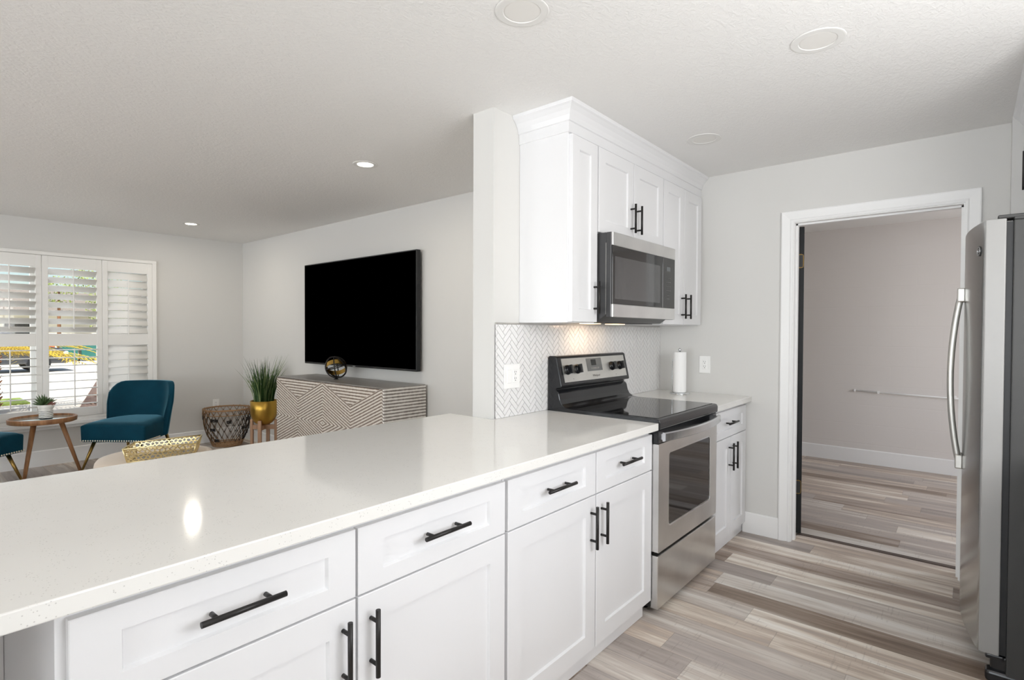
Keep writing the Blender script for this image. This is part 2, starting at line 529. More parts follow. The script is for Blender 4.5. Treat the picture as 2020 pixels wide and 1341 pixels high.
def oven_glass():
    m, nt, b = new_mat('tinted_oven_glass')
    b.inputs['Base Color'].default_value = srgb(20, 20, 21)
    b.inputs['Roughness'].default_value = 0.05
    b.inputs['Specular IOR Level'].default_value = 0.6
    b.inputs['Coat Weight'].default_value = 0.15
    b.inputs['Coat Roughness'].default_value = 0.03
    n = N(nt, 'ShaderNodeTexNoise', Scale=3.0)
    return m


M['oven_glass'] = oven_glass()

# ------------------------------------------------------------------ mesh helpers


def parent_matrix(o):
    mtx = Matrix.Identity(4)
    while o is not None:
        mtx = Matrix.LocRotScale(o.location, o.rotation_euler.to_quaternion(), o.scale) @ mtx
        o = o.parent
    return mtx


class MB:
    """collects shapes (world or local coordinates) and links them as one mesh object"""

    def __init__(self): self.bm = bmesh.new()

    def _merge(self, t, smooth=False):
        if smooth:
            for f in t.faces: f.smooth = True
        me = bpy.data.meshes.new('tmp')
        t.to_mesh(me); t.free()
        self.bm.from_mesh(me)
        bpy.data.meshes.remove(me)
        return self

    def box(self, x0, x1, y0, y1, z0, z1, bevel=0.0, seg=1, rot=None):
        t = bmesh.new()
        bmesh.ops.create_cube(t, size=1.0)
        bmesh.ops.scale(t, vec=(abs(x1 - x0), abs(y1 - y0), abs(z1 - z0)), verts=t.verts)
        if bevel > 0: bmesh.ops.bevel(t, geom=t.edges[:], offset=bevel, segments=seg, affect='EDGES', profile=0.5)
        if rot is not None: bmesh.ops.rotate(t, cent=(0, 0, 0), matrix=rot, verts=t.verts)
        bmesh.ops.translate(t, vec=((x0 + x1) / 2, (y0 + y1) / 2, (z0 + z1) / 2), verts=t.verts)
        return self._merge(t)

    def cyl(self, p0, p1, r0, r1=None, seg=16, cap=True, smooth=True):
        r1 = r0 if r1 is None else r1
        p0, p1 = Vector(p0), Vector(p1)
        d = p1 - p0
        t = bmesh.new()
        bmesh.ops.create_cone(t, cap_ends=cap, cap_tris=False, segments=seg, radius1=r0, radius2=r1, depth=d.length)
        q = Vector((0, 0, 1)).rotation_difference(d.normalized()).to_matrix()
        bmesh.ops.rotate(t, cent=(0, 0, 0), matrix=q, verts=t.verts)
        bmesh.ops.translate(t, vec=(p0 + p1) / 2, verts=t.verts)
        for f in t.faces: f.smooth = smooth and len(f.verts) == 4
        return self._merge(t)

    def tube(self, pts, r, seg=8, closed=False, flat=None):
        """flat=(a,b): elliptical section half sizes, b along the up axis"""
        pts = [Vector(p) for p in pts]
        n = len(pts)
        t = bmesh.new()
        rings = []
        up0 = None
        for i, p in enumerate(pts):
            a = pts[(i - 1) % n] if (closed or i > 0) else p
            b = pts[(i + 1) % n] if (closed or i < n - 1) else p
            d = (b - a).normalized()
            if up0 is None:
                up0 = Vector((0, 0, 1)) if abs(d.z) < 0.9 else Vector((1, 0, 0))
            s = d.cross(up0)
            if s.length < 1e-6: s = d.orthogonal()
            s.normalize()
            u = s.cross(d).normalized()
            up0 = u
            rr = r[i] if isinstance(r, (list, tuple)) else r
            ra, rb = (flat if flat else (rr, rr))
            rings.append([t.verts.new(p + s * ra * math.cos(2 * PI * k / seg) + u * rb * math.sin(2 * PI * k / seg)) for k in range(seg)])
        m = n if closed else n - 1
        for i in range(m):
            A, B = rings[i], rings[(i + 1) % n]
            for k in range(seg):
                f = t.faces.new((A[k], A[(k + 1) % seg], B[(k + 1) % seg], B[k]))
                f.smooth = True
        if not closed:
            t.faces.new(rings[0]); t.faces.new(list(reversed(rings[-1])))
        bmesh.ops.recalc_face_normals(t, faces=t.faces[:])
        return self._merge(t)

    def lathe(self, prof, c=(0, 0, 0), seg=32, smooth=True):
        """prof: list of (r, z)"""
        t = bmesh.new()
        rings = []
        for r, z in prof:
            if r < 1e-6: rings.append([t.verts.new((c[0], c[1], c[2] + z))])
            else: rings.append([t.verts.new((c[0] + r * math.cos(2 * PI * k / seg), c[1] + r * math.sin(2 * PI * k / seg), c[2] + z)) for k in range(seg)])
        for A, B in zip(rings[:-1], rings[1:]):
            for k in range(seg):
                k2 = (k + 1) % seg
                if len(A) == 1 and len(B) == 1: continue
                if len(A) == 1: f = t.faces.new((A[0], B[k2], B[k]))
                elif len(B) == 1: f = t.faces.new((A[k], A[k2], B[0]))
                else: f = t.faces.new((A[k], A[k2], B[k2], B[k]))
                f.smooth = smooth
        bmesh.ops.recalc_face_normals(t, faces=t.faces[:])
        return self._merge(t)

    def prism(self, poly, axis, a, b, bevel=0.0, smooth=False, seg=2):
        """poly in the two other axes, in order (x,y,z without axis)"""
        t = bmesh.new()

        def P(q, v):
            if axis == 'x': return (v, q[0], q[1])
            if axis == 'y': return (q[0], v, q[1])
            return (q[0], q[1], v)
        A = [t.verts.new(P(q, a)) for q in poly]
        B = [t.verts.new(P(q, b)) for q in poly]
        t.faces.new(A); t.faces.new(list(reversed(B)))
        n = len(poly)
        for i in range(n):
            f = t.faces.new((A[i], B[i], B[(i + 1) % n], A[(i + 1) % n]))
            f.smooth = smooth
        bmesh.ops.recalc_face_normals(t, faces=t.faces[:])
        if bevel > 0: bmesh.ops.bevel(t, geom=t.edges[:], offset=bevel, segments=seg, affect='EDGES', profile=0.5)
        return self._merge(t)

    def ball(self, c, r, seg=12, sc=(1, 1, 1)):
        t = bmesh.new()
        bmesh.ops.create_uvsphere(t, u_segments=seg, v_segments=max(6, seg // 2), radius=r)
        bmesh.ops.scale(t, vec=sc, verts=t.verts)
        bmesh.ops.translate(t, vec=c, verts=t.verts)
        return self._merge(t, True)

    def faces(self, verts, faces, smooth=False):
        t = bmesh.new()
        vs = [t.verts.new(v) for v in verts]
        for f in faces:
            try:
                g = t.faces.new([vs[i] for i in f])
                g.smooth = smooth
            except ValueError: pass
        return self._merge(t)

    def shaker(self, x0, x1, z0, z1, yf, th=0.02, sx=0.068, sz=None, rec=0.009, sign=-1):
        """shaker front facing -Y (sign -1) or +Y"""
        sz = sx if sz is None else sz
        e = 0.0018
        y = lambda d: yf - sign * d
        R = lambda i, j, d: [(x0 + i, y(d), z0 + j), (x1 - i, y(d), z0 + j), (x1 - i, y(d), z1 - j), (x0 + i, y(d), z1 - j)]
        rings = [R(0, 0, th), R(0, 0, e), R(e, e, 0), R(sx, sz, 0), R(sx + 0.004, sz + 0.004, rec)]
        v = [p for r in rings for p in r]
        f = []
        for k in range(len(rings) - 1):
            for i in range(4):
                j = (i + 1) % 4
                f.append((4 * k + i, 4 * k + j, 4 * k + 4 + j, 4 * k + 4 + i))
        n = 4 * (len(rings) - 1)
        f.append((n, n + 1, n + 2, n + 3)); f.append((3, 2, 1, 0))
        t = bmesh.new()
        vs = [t.verts.new(p) for p in v]
        for q in f: t.faces.new([vs[i] for i in q])
        bmesh.ops.recalc_face_normals(t, faces=t.faces[:])
        return self._merge(t)

    def build(self, name, mat, parent=None, local=False, sub=0, solid=0.0, smooth_angle=None):
        bmesh.ops.remove_doubles(self.bm, verts=self.bm.verts[:], dist=1e-7)
        if parent is not None and not local:
            self.bm.transform(parent_matrix(parent).inverted())
        me = bpy.data.meshes.new(name)
        self.bm.to_mesh(me)
        self.bm.free()
        o = bpy.data.objects.new(name, me)
        COL.objects.link(o)
        if isinstance(mat, (list, tuple)):
            for q in mat: me.materials.append(q)
        else: me.materials.append(mat)
        if parent is not None: o.parent = parent
        if sub:
            q = o.modifiers.new('subdivision', 'SUBSURF'); q.levels = sub; q.render_levels = sub
        if solid:
            q = o.modifiers.new('solidify', 'SOLIDIFY'); q.thickness = solid; q.offset = 0
        return o


def tag(o, label=None, cat=None, group=None, kind=None):
    if label: o['label'] = label
    if cat: o['category'] = cat
    if group: o['group'] = group
    if kind: o['kind'] = kind
    return o


def thing(name, label, cat, loc=(0, 0, 0), rotz=0.0, group=None):
    o = bpy.data.objects.new(name, None)
    o.empty_display_size = 0.1
    COL.objects.link(o)
    o.location = loc
    o.rotation_euler = (0, 0, rotz)
    return tag(o, label, cat, group)


def struct(name, mb, mat, **kw):
    o = mb.build(name, mat, **kw)
    o['kind'] = 'structure'
    return o


def copy_tree(o, parent=None):
    c = o.copy()
    COL.objects.link(c)
    c.parent = parent
    for ch in [q for q in COL.objects if q.parent == o]: copy_tree(ch, c)
    return c


def text_mesh(mb, body, size, origin, xdir, updir, depth=0.0006):
    """letters as thin solid shapes: origin = centre of the line"""
    cu = bpy.data.curves.new('tmp_text', 'FONT')
    cu.body = body
    cu.size = size
    cu.align_x = 'CENTER'
    cu.align_y = 'CENTER'
    cu.extrude = depth
    ob = bpy.data.objects.new('tmp_text', cu)
    COL.objects.link(ob)
    dg = bpy.context.evaluated_depsgraph_get()
    me = bpy.data.meshes.new_from_object(ob.evaluated_get(dg))
    x = Vector(xdir).normalized(); u = Vector(updir).normalized(); n = x.cross(u)
    mt = Matrix((x, u, n)).transposed().to_4x4()
    mt.translation = Vector(origin)
    me.transform(mt)
    mb.bm.from_mesh(me)
    bpy.data.objects.remove(ob)
    bpy.data.curves.remove(cu)
    bpy.data.meshes.remove(me)


# ------------------------------------------------------------------ the room shell
T = 0.12
struct('floor', MB().box(XREAR - T, XHALL + T, -1.62, YWIN + 0.14, -0.10, 0.0), M['floor'])
struct('ceiling', MB().box(XREAR - 0.8, XHALL + 0.5, -2.2, YWIN + 0.75, H, H + 0.14), M['ceiling'])
struct('wall_stove', MB().box(XP, XD + T, YW, YL, 0, H), M['wall'])
struct('wall_television', MB().box(XTV, XTV + T, YL, YWIN, 0, H), M['wall'])
# doorway wall with its opening
DJ0, DJ1, DZ = 0.035, 0.862, 2.036
b = MB()
b.box(XD, XD + T, YSINK, DJ0 - 0.018, 0, H)
b.box(XD, XD + T, DJ1 + 0.018, YW, 0, H)
b.box(XD, XD + T, DJ0 - 0.018, DJ1 + 0.018, DZ + 0.018, H)
struct('wall_doorway', b, M['wall'])
b = MB()
b.box(XD - 0.002, XD + T + 0.002, DJ0 - 0.018, DJ0, 0, DZ + 0.018)
b.box(XD - 0.002, XD + T + 0.002, DJ1, DJ1 + 0.018, 0, DZ + 0.018)
b.box(XD - 0.002, XD + T + 0.002, DJ0, DJ1, DZ, DZ + 0.018)
b.box(XD + 0.045, XD + 0.08, DJ1 - 0.010, DJ1, 0, DZ); b.box(XD + 0.045, XD + 0.08, DJ0, DJ0 + 0.010, 0, DZ)
b.box(XD + 0.045, XD + 0.08, DJ0, DJ1, DZ - 0.010, DZ)
struct('trim_1', b, M['trim'])


def casing_profile(mb, x, y0, y1, z1, w, out):
    """mitred door casing on a wall facing -X: legs and head with a stepped profile"""
    prof = [(0.0, 0.0), (0.0, 0.011), (0.010, 0.014), (0.018, 0.010), (w - 0.02, 0.017), (w - 0.006, 0.020), (w, 0.018), (w, 0.0)]
    pts = []
    for d, h in prof:
        pts.append([(x - h, y1 + d, 0), (x - h, y1 + d, z1 + d), (x - h, y0 - d, z1 + d), (x - h, y0 - d, 0)])
    v = [p for r in pts for p in r]
    f = []
    for k in range(len(pts) - 1):
        for i in range(3): f.append((4 * k + i, 4 * k + i + 1, 4 * k + 4 + i + 1, 4 * k + 4 + i))
    t = bmesh.new()
    vs = [t.verts.new(p) for p in v]
    for q in f: t.faces.new([vs[i] for i in q])
    bmesh.ops.recalc_face_normals(t, faces=t.faces[:])
    mb._merge(t)


b = MB()
casing_profile(b, XD, DJ0 - 0.006, DJ1 + 0.006, DZ + 0.006, 0.066, -1)
struct('trim_2', b, M['trim'])
b = MB()
b.prism([(XD + 0.118, 0.0), (XD + 0.120, 0.003), (XD + 0.150, 0.005), (XD + 0.152, 0.0)], 'y', DJ0, DJ1)
struct('trim_3', b, wood('threshold_wood', srgb(196, 182, 172), srgb(222, 210, 200), 0.5, 1))
struct('trim_7', MB().box(XD + 0.152, XD + 0.190, DJ0, DJ1, 0.0, 0.010, 0.002), wood('dark_threshold_wood', srgb(72, 60, 54), srgb(98, 84, 76), 0.5, 1))

# window wall of the living room
WX0, WX1, WZ0, WZ1 = 0.08, 2.035, 0.46, 2.06
b = MB()
b.box(XREAR, WX0, YWIN, YWIN + 0.14, 0, H)
b.box(WX1, XTV + T, YWIN, YWIN + 0.14, 0, H)
b.box(WX0, WX1, YWIN, YWIN + 0.14, 0, WZ0)
b.box(WX0, WX1, YWIN, YWIN + 0.14, WZ1, H)
struct('wall_window', b, M['wall'])
# the window itself: frame, meeting rails and panes
win = MB()
for (a, c) in ((WX0, WX0 + 0.05), (WX1 - 0.05, WX1), (1.035, 1.085)):
    win.box(a, c, YWIN + 0.075, YWIN + 0.125, WZ0, WZ1)
for (a, c) in ((WZ0, WZ0 + 0.05), (WZ1 - 0.05, WZ1)):
    win.box(WX0, WX1, YWIN + 0.075, YWIN + 0.125, a, c)
wo = struct('window_1', win, M['plastic_white'])
MB().box(WX0 + 0.04, WX1 - 0.04, YWIN + 0.098, YWIN + 0.102, WZ0 + 0.04, WZ1 - 0.04).build('pane', M['glass'], wo)
sil = MB().box(WX0 - 0.07, WX1 + 0.07, YWIN - 0.045, YWIN + 0.0, WZ0 - 0.075, WZ0 - 0.035, 0.006)
sil.box(WX0 - 0.05, WX1 + 0.05, YWIN - 0.022, YWIN + 0.0, WZ0 - 0.105, WZ0 - 0.076, 0.004)
sil.build('window_sill', M['trim'], wo)
# shutter frame fixed round the opening
SX0, SX1, SZ0, SZ1 = 0.115, 2.075, 0.425, 2.108
b = MB()
for (a, c) in ((SX0 - 0.012, SX0 + 0.030), (SX1 - 0.030, SX1 + 0.012)):
    b.box(a, c, YWIN - 0.030, YWIN - 0.0005, SZ0, SZ1, 0.004)
for (a, c) in ((SZ0, SZ0 + 0.035), (SZ1 - 0.035, SZ1)):
    b.box(SX0 - 0.012, SX1 + 0.012, YWIN - 0.031, YWIN - 0.0005, a, c, 0.004)
b.build('shutter_frame', M['shutter'], wo)

# outer and unseen walls
b = MB()
b.box(XREAR - T, XREAR, -0.90, -0.78, 0, H)
b.box(XREAR - T, XREAR, 2.30, 3.80, 0, H)
b.box(XREAR - T, XREAR, 6.20, YWIN + 0.14, 0, H)
b.box(XREAR - T, XREAR, -0.78, 2.30, 2.15, H)
b.box(XREAR - T, XREAR, 3.80, 6.20, 2.10, H)
b.box(XREAR - T, XREAR, 3.80, 6.20, 0, 0.60)
struct('wall_rear', b, M['wall'])
b = MB()
b.box(XREAR - T, 0.5, YSINK - T, YSINK, 0, H)
b.box(2.00, XD, YSINK - T, YSINK, 0, H)
b.box(0.5, 2.00, YSINK - T, YSINK, 0, 1.12)
b.box(0.5, 2.00, YSINK - T, YSINK, 2.08, H)
struct('wall_sink', b, M['wall'])
struct('wall_refrigerator', MB().box(3.705, XD, YSINK, -0.148, 0, H), M['wall'])
struct('wall_hall_end', MB().box(XHALL, XHALL + T, -1.62, 3.2, 0, H), M['far_wall'])
struct('wall_hall_left', MB().box(XD + T, XHALL + T, 2.6, 2.72, 0, H), M['wall'])
b = MB()
b.box(XD + T, 4.7, -1.62, -1.5, 0, H)
b.box(5.9, XHALL, -1.62, -1.5, 0, H)
b.box(4.7, 5.9, -1.62, -1.5, 0, 0.75)
b.box(4.7, 5.9, -1.62, -1.5, 2.05, H)
struct('wall_hall_right', b, M['wall'])


def skirt(name, along, at, a, c, h=0.135, th=0.014, sgn=-1):
    """baseboard: along 'x' or 'y'; at = wall face; sgn = side it sticks out to"""
    o0, o1 = at, at + sgn * th
    poly = [(o0, 0), (o1, 0), (o1, h - 0.008), (at + sgn * th * 0.45, h), (o0, h)]
    mb = MB()
    if along == 'y': mb.prism(poly, 'y', a, c)
    else: mb.prism(poly, 'x', a, c)
    return struct(name, mb, M['trim'])


skirt('baseboard_doorway', 'y', XD, DJ1 + 0.074, 1.158)
skirt('baseboard_window', 'x', YWIN, XREAR, XTV, 0.155)
skirt('baseboard_television', 'y', XTV, YL, YWIN - 0.015, 0.125)
skirt('baseboard_hall', 'y', XHALL, -1.5, 2.6, 0.145)

# the open black door of the far room, seen on its hinge edge
th = math.radians(17)
dirx, diry = math.cos(th), math.sin(th)
dr = thing('door_1', None, None, (XD + T + 0.004, 0.872, 0.022), th)
dr['kind'] = 'structure'
b = MB()
b.box(0.0, 0.79, -0.041, 0.0, 0.0, 2.008, 0.002)
b.build('door_leaf', M['wood_door_black'], dr, local=True)
for hz in (0.305, 1.785):
    h = MB()
    pts = [(-0.0012, -0.020 + 0.0175 * max(-1, min(1, 1.25 * math.cos(a))), hz + 0.045 * math.sin(a) ** 1 if abs(math.sin(a)) < 0.6 else hz + 0.045 * math.copysign(abs(math.sin(a)) ** 0.5, math.sin(a))) for a in [2 * PI * k / 24 for k in range(24)]]
    h.tube(pts, 0.0012, 6, closed=True)
    h.box(-0.0016, 0.0, -0.0355, -0.005, hz - 0.042, hz + 0.042, 0.0004)
    hp = h.build('hinge', M['brass_leg'], dr, local=True)
    MB().box(-0.0022, -0.0008, -0.034, -0.0065, hz - 0.040, hz + 0.040).build('mortise', M['rubber'], hp, local=True)

# conduit on the far wall
b = MB()
b.tube([(XHALL - 0.016, 0.90, 0.745), (XHALL - 0.016, 0.4, 0.733), (XHALL - 0.016, -0.5, 0.712)], 0.0085, 8)
b.ball((XHALL - 0.016, 0.905, 0.745), 0.014, 8)
for yy in (0.7, 0.1): b.box(XHALL - 0.028, XHALL, yy - 0.008, yy + 0.008, 0.727, 0.75)
tag(b.build('conduit_pipe', M['trim']), 'thin white painted pipe running along the far room block wall', 'pipe')

# ------------------------------------------------------------------ kitchen cabinets
YD = 1.140                   # door faces of the base cabinets
HANDLE_L, HANDLE_P = 0.168, 0.054


def handle(parent, x, z, y, vertical, sign=-1, L=HANDLE_L):
    """bar pull with two posts, standing out from a face at y towards sign*Y"""
    mb = MB()
    yo = y + sign * 0.031
    if vertical:
        mb.cyl((x, yo, z - L / 2), (x, yo, z + L / 2), 0.0062, seg=14)
        for s in (-1, 1): mb.cyl((x, y, z + s * HANDLE_P), (x, yo, z + s * HANDLE_P), 0.0050, seg=10)
    else:
        mb.cyl((x - L / 2, yo, z), (x + L / 2, yo, z), 0.0062, seg=14)
        for s in (-1, 1): mb.cyl((x + s * HANDLE_P, y, z), (x + s * HANDLE_P, yo, z), 0.0050, seg=10)
    return mb.build('handle', M['black_metal'], parent)


def base_cabinet(name, label, x0, x1, cols, group, toe=(None, None)):
    """cols: list of (xa, xb, handle side)"""
    t = thing(name, label, 'cabinet', ((x0 + x1) / 2, 1.45, 0), 0, group)
    MB().box(x0, x1, YD + 0.0205, YW - 0.001, 0.075, 0.879, 0.001).build('carcass', M['cabinet'], t)
    ta, tb = toe[0] or x0, toe[1] or x1
    k = MB().box(ta, tb, YD + 0.036, YW - 0.05, 0.0, 0.0745)
    k.box(ta, tb, YD + 0.024, YD + 0.036, 0.0, 0.058, 0.003)
    k.build('toe_kick', M['cabinet'], t)
    for xa, xb, side in cols:
        d = MB().shaker(xa, xb, 0.692, 0.858, YD, sx=0.074, sz=0.045).build('drawer', M['cabinet'], t)
        handle(d, (xa + xb) / 2, 0.782, YD, False)
    for xa, xb, side in cols:
        d = MB().shaker(xa, xb, 0.070, 0.687, YD, sx=0.072).build('door', M['cabinet'], t)
        handle(d, (xb - 0.036) if side > 0 else (xa + 0.036), 0.570, YD, True)
    return t


GB = 'white shaker base cabinets along the peninsula and stove wall'
ca = base_cabinet('base_cabinet', 'white shaker base cabinet nearest the camera, at the open end of the peninsula', 0.196, 1.327,
                  [(0.211, 0.764, 1), (0.771, 1.322, -1)], GB)
base_cabinet('base_cabinet', 'white shaker base cabinet between the nearest cabinet and the left side of the stove', 1.330, 2.384,
             [(1.337, 1.877, 1), (1.884, 2.380, -1)], GB, toe=(None, 2.345))
cr = thing('base_cabinet', 'narrow white base cabinet with one drawer right of the stove', 'cabinet', (3.48, 1.45, 0), 0, GB)
MB().box(3.156, 3.798, YD + 0.0205, YW - 0.001, 0.075, 0.879, 0.001).build('carcass', M['cabinet'], cr)
k = MB().box(3.17, 3.798, YD + 0.036, YW - 0.05, 0.0, 0.0745)
k.box(3.17, 3.798, YD + 0.024, YD + 0.036, 0.0, 0.058, 0.003)
k.build('toe_kick', M['cabinet'], cr)
d = MB().shaker(3.170, 3.786, 0.692, 0.858, YD, sx=0.07, sz=0.045).build('drawer', M['cabinet'], cr)
handle(d, 3.455, 0.782, YD, False)
for xa, xb, side in ((3.170, 3.486, 1), (3.492, 3.786, -1)):
    d = MB().shaker(xa, xb, 0.070, 0.687, YD, sx=0.066).build('door', M['cabinet'], cr)
    handle(d, (xb - 0.034) if side > 0 else (xa + 0.034), 0.570, YD, True)

# finished back of the peninsula, living-room side
b = MB().box(0.196, XP - 0.002, YW + 0.0, YW + 0.02, 0.0, 0.879)
tag(b.build('peninsula_back_panel', M['cabinet']), 'white finished panel closing the living-room side of the peninsula cabinets', 'panel')

# counters
b = MB().box(-0.36, 2.386, 1.110, YW - 0.001, 0.880, CT, 0.003, 2)
b.bm.free()
b = MB()
b.prism([(-0.36, 1.110), (2.386, 1.110), (2.386, YW - 0.0015), (XP - 0.0015, YW - 0.0015), (XP - 0.0015, 2.070), (-0.36, 2.070)], 'z', 0.880, CT, 0.003)
tag(b.build('countertop', M['quartz']), 'long white speckled quartz countertop of the peninsula left of the stove', 'countertop', 'white quartz countertops')
b = MB().box(3.150, XD - 0.001, 1.110, YW - 0.0015, 0.880, CT, 0.003, 2)
tag(b.build('countertop', M['quartz']), 'short white quartz countertop in the corner right of the stove', 'countertop', 'white quartz countertops')
# knee space under the counter at the open end: a back panel, and an unseen panel added to shade it
tag(MB().box(-0.32, 0.195, 1.690, 1.712, 0.0, 0.879).build('knee_space_panel', M['cabinet']), 'white back panel of the knee space left of the nearest base cabinet', 'panel')
tag(MB().box(-0.36, -0.322, 1.140, 2.050, 0.0, 0.879).build('added_shade_panel', M['cabinet']), 'white panel added out of view to shade the knee space under the counter', 'panel')

# ------------------------------------------------------------------ upper cabinets and crown
YU = 1.452
UB, UT = 1.386, 2.292
GU = 'white shaker wall cabinets over the stove'


def wall_cabinet(label, x0, x1, z0, doors, hz):
    t = thing('wall_cabinet', label, 'cabinet', ((x0 + x1) / 2, YW - 0.15, z0), 0, GU)
    MB().box(x0, x1, YU + 0.0205, YW - 0.001, z0, UT, 0.001).build('carcass', M['cabinet'], t)
    for xa, xb, hx in doors:
        d = MB().shaker(xa, xb, z0 + 0.004, 2.282, YU, sx=0.066 if xb - xa > 0.25 else 0.062).build('door', M['cabinet'], t)
        handle(d, hx, hz, YU, True, L=0.160)
    return t


wall_cabinet('narrow single-door white wall cabinet left of the microwave', 2.156, 2.398, UB, [(2.164, 2.393, 2.362)], 1.512)
wall_cabinet('white two-door wall cabinet directly above the microwave', 2.3995, 3.164, 1.846, [(2.405, 2.779, 2.744), (2.785, 3.160, 2.818)], 1.968)
wall_cabinet('white two-door wall cabinet right of the microwave beside the doorway wall', 3.1655, XD - 0.002, UB, [(3.172, 3.484, 3.446), (3.490, 3.785, 3.530)], 1.508)

prof = [(0.0, UT - 0.002), (0.005, UT), (0.005, 2.340), (0.012, 2.343), (0.013, 2.350), (0.018, 2.366), (0.030, 2.386), (0.046, 2.402), (0.055, 2.408), (0.056, 2.414), (0.060, H - 0.0005), (0.0, H - 0.0005)]
v, f = [], []
for o_, z_ in prof:
    v += [(2.156 - o_, YW - 0.001, z_), (2.156 - o_, YU + 0.018 - o_, z_), (XD - 0.001, YU + 0.018 - o_, z_)]
for k in range(len(prof) - 1):
    for i in range(2): f.append((3 * k + i, 3 * k + i + 1, 3 * k + 4 + i, 3 * k + 3 + i))
mb = MB(); mb.faces(v, f)
mb.box(2.158, XD - 0.002, YU + 0.022, YW - 0.002, UT + 0.0005, H - 0.001)
bmesh.ops.recalc_face_normals(mb.bm, faces=mb.bm.faces[:])
struct('trim_4', mb, M['cabinet'])

# light valance / schluter line where the tile meets the cabinets
b = MB().box(XP + 0.012, 2.155, YW - 0.010, YW - 0.0005, 1.377, 1.3855)
struct('trim_5', b, M['steel_panel'])

# ------------------------------------------------------------------ herringbone backsplash


def clip(poly, x0, x1, y0, y1):
    def cut(p, ax, val, keep_less):
        out = []
        for i in range(len(p)):
            a, c = p[i], p[(i + 1) % len(p)]
            ina = (a[ax] <= val) if keep_less else (a[ax] >= val)
            inc = (c[ax] <= val) if keep_less else (c[ax] >= val)
            if ina: out.append(a)
            if ina != inc:
                t_ = (val - a[ax]) / (c[ax] - a[ax])
                out.append((a[0] + (c[0] - a[0]) * t_, a[1] + (c[1] - a[1]) * t_))
        return out
    for ax, val, less in ((0, x0, False), (0, x1, True), (1, y0, False), (1, y1, True)):
        poly = cut(poly, ax, val, less)
        if len(poly) < 3: return []
    return poly


BX0, BX1, BZ0, BZ1 = XP + 0.012, XD - 0.001, CT + 0.001, 1.376
bs = thing('tile_backsplash', 'white herringbone tile backsplash with grey grout behind the stove', 'backsplash', ((BX0 + BX1) / 2, YW, BZ0))
MB().box(BX0, BX1, YW - 0.0055, YW - 0.0004, BZ0, BZ1).build('grout_bed', M['grout'], bs)
tl = MB()
w_, l_, g_ = 0.0255, 0.0735, 0.0011
c45 = math.sqrt(0.5)


def emit_tile(x0, y0, x1, y1):
    q = [(x0 + g_, y0 + g_), (x1 - g_, y0 + g_), (x1 - g_, y1 - g_), (x0 + g_, y1 - g_)]
    q = [(BX0 + 0.9 + (a - c) * c45, 1.14 + (a + c) * c45) for a, c in q]
    q = clip(q, BX0, BX1, BZ0, BZ1)
    if len(q) < 3: return
    area = abs(sum(q[i][0] * q[(i + 1) % len(q)][1] - q[(i + 1) % len(q)][0] * q[i][1] for i in range(len(q)))) / 2
    if area < 4e-6: return
    n = len(q)
    vv = [(a, YW - 0.0055, c) for a, c in q] + [(a, YW - 0.0085, c) for a, c in q]
    ff = [tuple(range(n, 2 * n))] + [(i, (i + 1) % n, n + (i + 1) % n, n + i) for i in range(n)]
    TV.append((vv, ff))


TV = []
for j in range(-14, 15):
    for i in range(-60, 61):
        ox, oy = i * w_ + j * l_, i * w_ - j * l_
        if abs((ox - oy) * c45) > 1.25 or abs((ox + oy) * c45) > 0.5: continue
        emit_tile(ox, oy, ox + l_, oy + w_)
        emit_tile(ox - w_, oy, ox, oy + l_)
allv, allf = [], []
for vv, ff in TV:
    o_ = len(allv)
    allv += vv
    allf += [tuple(i + o_ for i in q) for q in ff]
tl.faces(allv, allf)
bmesh.ops.recalc_face_normals(tl.bm, faces=tl.bm.faces[:])
tl.build('tiles', M['tile'], bs)

# switch plate on the tile, outlets on the walls


def plate(name, label, cat, origin, u, nrm, w, h, devices, group=None):
    """origin = plate centre on the wall; u = right direction; nrm = out of the wall"""
    u, nrm = Vector(u), Vector(nrm)
    up = Vector((0, 0, 1))
    o = Vector(origin)
    rz = math.atan2(u.y, u.x)
    t = thing(name, label, cat, origin, rz, group)
    # local: x = u, y = -nrm, z = up
    MB().box(-w / 2, w / 2, -0.006, -0.0005, -h / 2, h / 2, 0.002, 2).build('cover_plate', M['plastic_white'], t, local=True)
    for kind, dx in devices:
        d = MB().box(dx - 0.0165, dx + 0.0165, -0.0085, -0.005, -0.0335, 0.0335, 0.0015).build('receptacle' if kind == 'o' else 'rocker_switch', M['plastic_white'], t, local=True)
        if kind == 'o':
            s = MB()
            for dz in (-0.016, 0.016):
                s.box(dx - 0.0075, dx - 0.0053, -0.0091, -0.0084, dz + 0.001, dz + 0.0095)
                s.box(dx + 0.0053, dx + 0.0075, -0.0091, -0.0084, dz + 0.002, dz + 0.0085)
                s.cyl((dx, -0.0091, dz - 0.006), (dx, -0.0084, dz - 0.006), 0.0026, seg=10)
            s.build('slots', M['slot'], d, local=True)
    return t


plate('outlet_plate', 'white two-gang outlet and switch plate on the herringbone tile left of the stove', 'outlet', (2.087, YW - 0.0085, 1.117), (1, 0, 0), (0, -1, 0), 0.122, 0.122, [('s', -0.023), ('o', 0.023)])
plate('outlet_plate', 'white duplex wall outlet beside the paper towels in the stove corner', 'outlet', (XD, 1.426, 1.113), (0, -1, 0), (-1, 0, 0), 0.078, 0.120, [('o', 0.0)])
plate('outlet_plate', 'white wall outlet above the woven basket under the window wall', 'outlet', (2.712, YWIN, 0.452), (1, 0, 0), (0, -1, 0), 0.075, 0.115, [('o', 0.0)])

